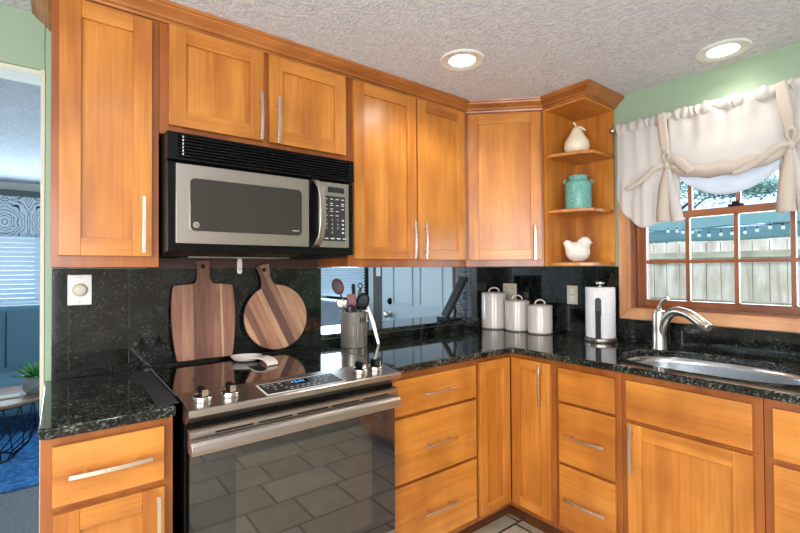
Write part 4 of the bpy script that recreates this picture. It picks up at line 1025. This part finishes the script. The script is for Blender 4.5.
# ================================================================== OUTSIDE THE SINK WINDOW
tag(MB().box(0.14, 14, -10, 9, -0.35, -0.30).obj('lawn', GRASS), kind='structure')
FW = wood('weathered_fence_wood', (128, 122, 116), (166, 162, 158), (190, 188, 186))
FW = wood('weathered_fence_wood', (182, 174, 164), (212, 206, 198), (226, 222, 216))
FWH = wood('weathered_rail_wood', (140, 136, 120), (176, 176, 160), (196, 198, 186), (PI/2, 0, 0))
fn = thing('wooden_fence', 'weathered grey plank fence with horizontal rails beyond the yard', 'fence', (3.5, 0, -0.30))
b = MB(); y = 2.5; k = 0; gaps = []
while y > -4.2:
    wv_ = 0.137 + random.uniform(-0.004, 0.004); h_ = 1.925 + random.uniform(-0.008, 0.008); xx = random.uniform(-0.003, 0.003)
    b.prism([(y, 0.002), (y-wv_, 0.002), (y-wv_, h_-0.025), (y-wv_+0.02, h_), (y-0.02, h_), (y, h_-0.025)], xx, xx+0.018, 'x'); gaps.append(y-wv_); y -= wv_+0.005; k += 1
b.obj('planks', FW, fn)
b = MB()
for g_ in gaps: b.box(0.021, 0.027, g_-0.02, g_+0.016, 0.002, 1.895)  # strips added behind the plank gaps, coloured dark to read as shade
b.obj('gap_shade_strips', plain('gap_shade', (52, 54, 56), 0.9), fn)
for z in (1.715, 1.165, 0.3): MB().box(-0.045, -0.004, -4.2, 2.5, z, z+0.075).obj('rail', FWH, fn, bevel=0.003)
TEAL = fabric('teal_canvas', (186, 214, 222), 0.5); TEAL2 = paint('pale_blue_roof', (168, 200, 214), 0, 8)
aw = thing('patio_awning', 'teal canvas patio awning with hanging string lights in front of the fence', 'awning', (0,0,0))
def awf(u, v):
    y = 1.8 - 3.9*u; x = 1.75 + 1.25*v; z = 1.785 - 0.045*v - 0.02*u + 0.012*math.sin(u*16+v*3) - 0.010*math.sin(PI*v)
    return (x, y, z)
MB().grid(awf, 60, 12).obj('canopy', TEAL, aw, smooth=True, solid=0.004)
def awv(u, v):
    y = 1.8 - 3.9*u; return (3.0 + 0.015*math.sin(u*40), y, 1.742 - 0.02*u - 0.135*v - 0.012*abs(math.sin(u*13)))
MB().grid(awv, 80, 3).obj('valance_flap', TEAL, aw, smooth=True, solid=0.004)
for yy in (1.75, -2.05): MB().tube([(2.97, yy, -0.299), (2.97, yy, 1.69)], 0.022, 10).obj('post', WHITE, aw, smooth='auto')
for yy in (1.75, -2.05): MB().tube([(1.78, yy, -0.299), (1.78, yy, 1.755)], 0.022, 10).obj('post', WHITE, aw, smooth='auto')
sh = thing('neighbour_shed_roof', 'pale blue sloping shed roof seen above the awning at right', 'roof', (0,0,0))
MB().prism([(-0.35, 1.96), (-1.75, 2.36), (-2.9, 2.0), (-2.9, 1.90), (-0.35, 1.90)], 5.0, 7.0, 'x').obj('roof', TEAL2, sh)
MB().box(5.1, 6.9, -2.8, -0.45, -0.299, 1.899).obj('shed_wall', FW, sh)
WIREM = BLKM
def bulb_y(k): return 0.10 - 0.093*k
wire = MB(); wp = []
for k in range(60):
    y = 1.6 - 3.4*k/59; wp.append((2.60, y, 1.71 - 0.020*abs(math.sin((y-0.1)*4.2)) ))
tag(wire.tube(wp, 0.003, 5).obj('light_string_wire', BLKM, smooth=True), 'thin dark wire of the patio string lights under the awning', 'wire')
BULB = plain('frosted_bulb', (245, 248, 250), 0.3, emit=(240, 246, 250), es=0.5)
pb = None
for k, (y_, z_) in enumerate([(-0.124,1.692),(-0.21,1.688),(-0.264,1.671),(-0.344,1.665),(-0.405,1.631),(-0.49,1.626),(-0.589,1.629),(-0.676,1.632),(-0.776,1.635),(-0.865,1.647),(-0.958,1.666),(-1.047,1.659)]):
    if pb is None:
        pb = thing('string_light_bulb', 'small white bulb on the string of patio lights under the awning', 'light bulb', (2.60, y_, z_), 0, 'patio string light bulbs')
        MB().lathe([(0,-0.022),(0.012,-0.016),(0.016,-0.004),(0.011,0.008),(0.007,0.014),(0,0.014)], n=16).obj('bulb', BULB, pb, smooth=True)
        MB().lathe([(0,0.014),(0.008,0.014),(0.006,0.028),(0.0015,0.03),(0.0015,0.055),(0,0.055)], n=10).obj('cap', BLKM, pb, smooth='auto')
    else: clone(pb, loc=(2.60, y_, z_))
# tree beyond the fence
LEAF = plain('tree_leaf', (104, 150, 138), 0.6); BARK = plain('tree_bark', (84, 72, 62), 0.9)
tr = thing('leafy_tree', 'leafy green tree beyond the fence, seen through the upper sash', 'tree', (6.2, 1.3, -0.30))
MB().tube([(0,0,0.001), (0.03,0.02,1.2), (-0.02,-0.05,2.4), (0.05,0.0,3.4)], [0.16,0.13,0.10,0.05], 12).obj('trunk', BARK, tr, smooth=True)
b = MB()
br_ = []
for k in range(9):
    a = random.uniform(0, 2*PI); br_.append(((0,0,2.3+0.1*k), (math.cos(a)*0.5, math.sin(a)*0.5, 2.7+0.1*k), (math.cos(a)*1.0, math.sin(a)*1.1, 2.9+0.1*k)))
br_.append(((0,-0.02,2.3), (-0.2,-0.7,2.75), (-0.3,-1.45,2.80))); br_.append(((0,-0.1,2.5), (-0.1,-0.7,2.95), (-0.2,-1.3,3.1)))
for q in br_: b.tube(q, [0.035,0.012,0.005], 6)
b.obj('branches', BARK, tr, smooth=True)
b = MB()
def leafs(n, c, s, sz=0.035):
    for _ in range(n):
        p = Vector((random.gauss(c[0], s[0]), random.gauss(c[1], s[1]), random.gauss(c[2], s[2])))
        d = Vector((random.gauss(0,1), random.gauss(0,1), random.gauss(0,0.5))).normalized(); e_ = d.orthogonal().normalized(); l = sz*random.uniform(0.7,1.4)
        v = [b.bm.verts.new(p + q) for q in (-d*l, e_*l*0.45, d*l, -e_*l*0.45)]; b.bm.faces.new(v)
leafs(2600, (0, 0.1, 3.3), (0.55, 0.65, 0.45))
leafs(1100, (-0.2, -1.05, 2.86), (0.2, 0.28, 0.07)); leafs(500, (-0.25, -1.45, 2.80), (0.12, 0.12, 0.06)); leafs(900, (-0.1, -0.8, 3.15), (0.3, 0.4, 0.12))
tag(b.obj('leaves', LEAF, tr), kind='stuff')

# ================================================================== LIVING ROOM
# front door in the shared outside wall, seen through the pass-through
dr = thing('door_1', None, None, (0, 0, 0)); dr['kind'] = 'structure'
DOORM = plain('white_door_paint', (196, 206, 210), 0.4)
yA, yB = 0.385, 1.255
b = MB(); t0_, t1_ = -0.040, -0.004
b.box(t0_, t1_, yA, yB, 0.012, 2.03)
cols = [(yA+0.105, yA+0.395), (yB-0.395, yB-0.105)]
leafo = b.obj('door_leaf', DOORM, dr, bevel=0.002)
b = MB()
for (c0, c1) in cols:
    for (z0, z1) in ((0.22, 0.86), (0.99, 1.62), (1.72, 1.92)):
        # raised moulding round a recessed-look field
        m_ = 0.022
        b.prism([(c0,z0),(c1,z0),(c1-m_,z0+m_),(c0+m_,z0+m_)], t0_-0.010, t0_-0.0005, 'x'); b.prism([(c0,z1),(c0+m_,z1-m_),(c1-m_,z1-m_),(c1,z1)], t0_-0.010, t0_-0.0005, 'x')
        b.prism([(c0,z0),(c0+m_,z0+m_),(c0+m_,z1-m_),(c0,z1)], t0_-0.010, t0_-0.0005, 'x'); b.prism([(c1,z0),(c1,z1),(c1-m_,z1-m_),(c1-m_,z0+m_)], t0_-0.010, t0_-0.0005, 'x')
b.obj('panel_mouldings', DOORM, leafo, bevel=0.003)
RX = Matrix.Rotation(-PI/2, 4, 'Y')
MB().lathe([(0,0),(0.030,0),(0.030,0.010),(0.018,0.022),(0.012,0.026),(0,0.026)], n=24).xf(Matrix.Translation((t0_-0.0005, 1.185, 1.02)) @ RX).obj('deadbolt', BLK, leafo, smooth='auto')
MB().lathe([(0,0),(0.030,0),(0.030,0.006),(0.012,0.012),(0.012,0.030),(0.026,0.040),(0.030,0.052),(0.022,0.064),(0,0.068)], n=24).xf(Matrix.Translation((t0_-0.0005, 1.185, 0.90)) @ RX).obj('door_knob', STB, leafo, smooth='auto')
b = MB(); b.box(-0.030, -0.0006, yB+0.004, yB+0.070, 0.001, 2.1); b.box(-0.030, -0.0006, yA+0.0-0.040, yA-0.004, 0.001, 2.1, 1); b.box(-0.030, -0.0006, yA-0.040, yB+0.07, 2.035, 2.1)
struct(b.obj('trim_6', [DOORM, DWOOD], bevel=0.002))
sp_ = thing('light_switch', 'white light switch on the taupe wall beside the front door', 'light switch', (-0.0125, 1.405, 1.30), -PI/2)
MB().box(-0.035, 0.035, -0.006, -0.0005, -0.055, 0.055).obj('cover_plate', WHITE, sp_, bevel=0.002); MB().box(-0.005, 0.005, -0.014, -0.006, -0.01, 0.012).obj('toggle', WHITE, sp_)
# patterned fabric shader
def damask(name, bg, fg, scale):
    m, t, b = mat(name); b.inputs['Roughness'].default_value = 0.9
    tc = nd(t, 'ShaderNodeTexCoord'); s = nd(t, 'ShaderNodeSeparateXYZ'); t.links.new(tc.outputs['Object'], s.inputs[0])
    def tri(sock, k):
        m1 = nd(t, 'ShaderNodeMath', operation='MULTIPLY'); m1.inputs[1].default_value = k; t.links.new(sock, m1.inputs[0])
        m2 = nd(t, 'ShaderNodeMath', operation='PINGPONG'); m2.inputs[1].default_value = 1.0; t.links.new(m1.outputs[0], m2.inputs[0]); return m2.outputs[0]
    c = nd(t, 'ShaderNodeCombineXYZ'); ad = nd(t, 'ShaderNodeMath', operation='ADD'); t.links.new(s.outputs['X'], ad.inputs[0]); t.links.new(s.outputs['Y'], ad.inputs[1])
    t.links.new(tri(ad.outputs[0], scale), c.inputs[0]); t.links.new(tri(s.outputs['Z'], scale*0.8), c.inputs[1])
    w1 = nd(t, 'ShaderNodeTexWave', wave_type='RINGS', rings_direction='Z', Scale=1.0, Distortion=7.0, Detail=2.0); w1.inputs['Detail Scale'].default_value = 1.6; t.links.new(c.outputs[0], w1.inputs['Vector'])
    t.links.new(ramp(t, w1.outputs['Fac'], [(0.22, lin(*bg)), (0.34, lin(*fg)), (0.52, lin(*fg)), (0.64, lin(*bg))]), b.inputs['Base Color']); return m
DAM = damask('damask_fabric', (186, 196, 204), (40, 50, 64), 5.5)
DAM2 = damask('damask_curtain_fabric', (150, 154, 160), (96, 100, 110), 9.0)
cu = thing('patterned_curtain', 'grey patterned curtain hanging right of the front door, behind the tablet', 'curtain', (0,0,0))
b = MB().grid(lambda u, v: (-0.055+0.014*math.sin(u*19), 0.135+0.195*u, 0.03+2.0*v), 30, 6); b.obj('cloth', DAM2, cu, smooth=True, solid=0.002)
MB().tube([(-0.055, 0.122, 2.04), (-0.055, 0.345, 2.04)], 0.009, 10).tube([(-0.055, 0.30, 2.04), (-0.001, 0.30, 2.04)], 0.005, 8).obj('rod', BLKM, cu, smooth='auto')
MB().box(-0.012, -0.0006, 0.2305, 0.2385, 0.03, 1.9)
SLAT = plain('blind_slat', (216, 228, 236), 0.5)
def blinds(label, along, a0, a1, fixed, z0, z1, pitch, sgn):
    t = thing('window_blinds', label, 'blinds', (0,0,0))
    b = MB(); n = int((z1-z0)/pitch); w_ = pitch*0.56; ang = 0.85
    for k in range(n):
        z = z0+0.02+k*pitch; dx, dz = w_*math.cos(ang), w_*math.sin(ang)
        q = [(-dx, -dz), (dx, dz), (dx+0.001, dz-0.0025), (-dx+0.001, -dz-0.0025)]
        if along == 'x': b.prism([(fixed+p[0]*sgn, z+p[1]) for p in q], a0, a1, 'x')
        else: b.prism([(fixed+p[0]*sgn, z+p[1]) for p in q], a0, a1, 'y')
    b.obj('slats', SLAT, t)
    def bx(z0_, z1_, th, name):
        if along == 'x': MB().box(a0, a1, fixed-th, fixed+th, z0_, z1_).obj(name, SLAT, t, bevel=0.002)
        else: MB().box(fixed-th, fixed+th, a0, a1, z0_, z1_).obj(name, SLAT, t, bevel=0.002)
    bx(z1, z1+0.04, 0.02, 'head_rail'); bx(z0-0.012, z0+0.008, 0.015, 'bottom_rail')
    b = MB()
    for f_ in (0.2, 0.5, 0.8):
        a_ = a0+(a1-a0)*f_
        for off in (-w_, w_):
            if along == 'x': b.box(a_-0.0015, a_+0.0015, fixed+off-0.001, fixed+off+0.001, z0, z1)
            else: b.box(fixed+off-0.001, fixed+off+0.001, a_-0.0015, a_+0.0015, z0, z1)
    b.obj('cords', SLAT, t); return t
blinds('white slatted blinds on the living room window behind the blue chair', 'x', LX0+0.03, LX1-0.03, 4.02, 0.99, 1.98, 0.048, -1)
blinds('white slatted blinds seen through the pass-through behind the utensils', 'y', 1.62, 2.73, -0.035, 1.03, 1.96, 0.030, 1)
lv = thing('patterned_valance', 'blue grey damask valance above the living room blinds', 'valance', (0,0,0))
MB().grid(lambda u, v: (LX0+(LX1-LX0)*u, 3.955+0.008*math.sin(u*40), 1.675+0.465*v), 60, 6).obj('cloth', DAM, lv, smooth=True, solid=0.003)
MB().box(LX0-0.02, LX1+0.02, 3.93, 4.049, 2.085, 2.145).obj('header_board', plain('valance_header', (78, 84, 84), 0.8), lv, bevel=0.003)
pc = thing('patterned_cushion', 'grey patterned seat back below the blinds, behind the crock', 'cushion', (-0.16, 2.25, 0.0))
MB().box(-0.06, 0.08, -0.55, 0.62, 0.60, 0.995).obj('back', DAM2, pc, bevel=0.03, seg=4)
MB().box(-0.50, 0.08, -0.55, 0.62, 0.001, 0.45).obj('seat', plain('pale_blue_seat', (150, 186, 204), 0.8), pc, bevel=0.03, seg=4)
# rug, chair, table, plant
tag(MB().box(-3.55, -1.6, 1.46, 3.6, 0.001, 0.018).obj('shaggy_rug', RUG, bevel=0.006), 'bright blue shaggy rug on the grey living room carpet', 'rug')
ch = thing('armchair', 'blue grey upholstered armchair below the living room blinds', 'armchair', (-2.72, 3.05, 0.0185))
ch_b = MB().box(-0.42, 0.42, 0.10, 0.30, 0.13, 0.985).obj('backrest', UPH, ch, bevel=0.05, seg=5)
for s in (-0.07,): MB().tube([(s, 0.096, 0.45), (s, 0.094, 0.93)], 0.004, 6).obj('seam', plain('seam_thread', (26, 46, 60), 0.9), ch_b, smooth=True)
MB().box(-0.36, 0.36, -0.50, 0.095, 0.15, 0.42).obj('seat_cushion', UPH, ch, bevel=0.05, seg=5)
for s in (-1, 1): MB().box(s*0.365, s*0.47, -0.50, 0.098, 0.13, 0.52).obj('armrest', UPH, ch, bevel=0.04, seg=4)
for sx in (-0.40, 0.40):
    for sy in (-0.44, 0.22): MB().tube([(sx, sy, 0.0005), (sx*0.96, sy, 0.13)], [0.014, 0.022], 10).obj('leg', DWOOD, ch, smooth='auto')
TT = (-2.80, 2.06)
ctb = thing('coffee_table', 'round wood-topped side table with black wire cage base', 'table', (*TT, 0.0185))
TWOOD = wood('table_wood', (104, 80, 62), (144, 116, 94), (170, 142, 120), (0, PI/2, 0), 0.35)
MB().lathe([(0,0.405),(0.325,0.405),(0.338,0.412),(0.338,0.424),(0.330,0.431),(0,0.431)], n=64).obj('tabletop', TWOOD, ctb, smooth='auto')
b = MB()
for k in range(20):
    a = 2*PI*k/20
    b.tube([(0.30*math.cos(a), 0.30*math.sin(a), 0.404), (0.29*math.cos(a+0.12), 0.29*math.sin(a+0.12), 0.25), (0.22*math.cos(a+0.35), 0.22*math.sin(a+0.35), 0.10), (0.13*math.cos(a+0.6), 0.13*math.sin(a+0.6), 0.006)], 0.004, 6)
for R2, z in ((0.30, 0.399), (0.13, 0.006)): b.tube([(R2*math.cos(2*PI*k/40), R2*math.sin(2*PI*k/40), z) for k in range(41)], 0.005, 6)
b.obj('wire_base', BLKM, ctb, smooth=True)
pp_ = thing('potted_plant', 'small green succulent in a grey pot on the side table', 'plant', (-2.555, 2.02, 0.450))
POTM = fuzzy('speckled_grey_pot', (96, 102, 108), (132, 138, 144), 60, 0.2, 0.002, 0.5)
MB().lathe([(0,0.001),(0.045,0.001),(0.068,0.03),(0.074,0.07),(0.066,0.105),(0.056,0.118),(0.050,0.116),(0.058,0.095),(0.0,0.09)], n=36).obj('pot', POTM, pp_, smooth='auto')
LG = plain('succulent_leaf', (54, 128, 64), 0.4)
for k in range(26):
    a = k*2.399; ln = 0.10+0.07*((k*7) % 5)/5; tilt = 0.25 + 0.95*((25-k)/25)
    d = Vector((math.cos(a)*math.sin(tilt), math.sin(a)*math.sin(tilt), math.cos(tilt))); sd = Vector((-math.sin(a), math.cos(a), 0)); nn_ = d.cross(sd)
    b = MB(); rows_ = []
    for j in range(7):
        s = j/6; c_ = Vector((0,0,0.095)) + d*ln*s + Vector((0,0,-0.035*s*s*math.sin(tilt))); w_ = 0.020*(math.sin(PI*min(1, s*0.8+0.22))**0.8)*(1 if j < 6 else 0.1)
        rows_.append([b.bm.verts.new(c_ - sd*w_ + nn_*(-0.003)), b.bm.verts.new(c_ + nn_*0.004), b.bm.verts.new(c_ + sd*w_ + nn_*(-0.003))])
    for a_, c_ in zip(rows_, rows_[1:]):
        for m_ in range(2): b.bm.faces.new((a_[m_], a_[m_+1], c_[m_+1], c_[m_]))
    b.obj('leaf', LG, pp_, smooth=True, solid=0.004)
tag(MB().box(-2.745, -2.625, 1.93, 2.03, 0.450, 0.462).obj('coaster', plain('pale_wood_coaster', (186, 180, 160), 0.6), bevel=0.003), 'pale square coaster on the side table beside the potted plant', 'coaster')
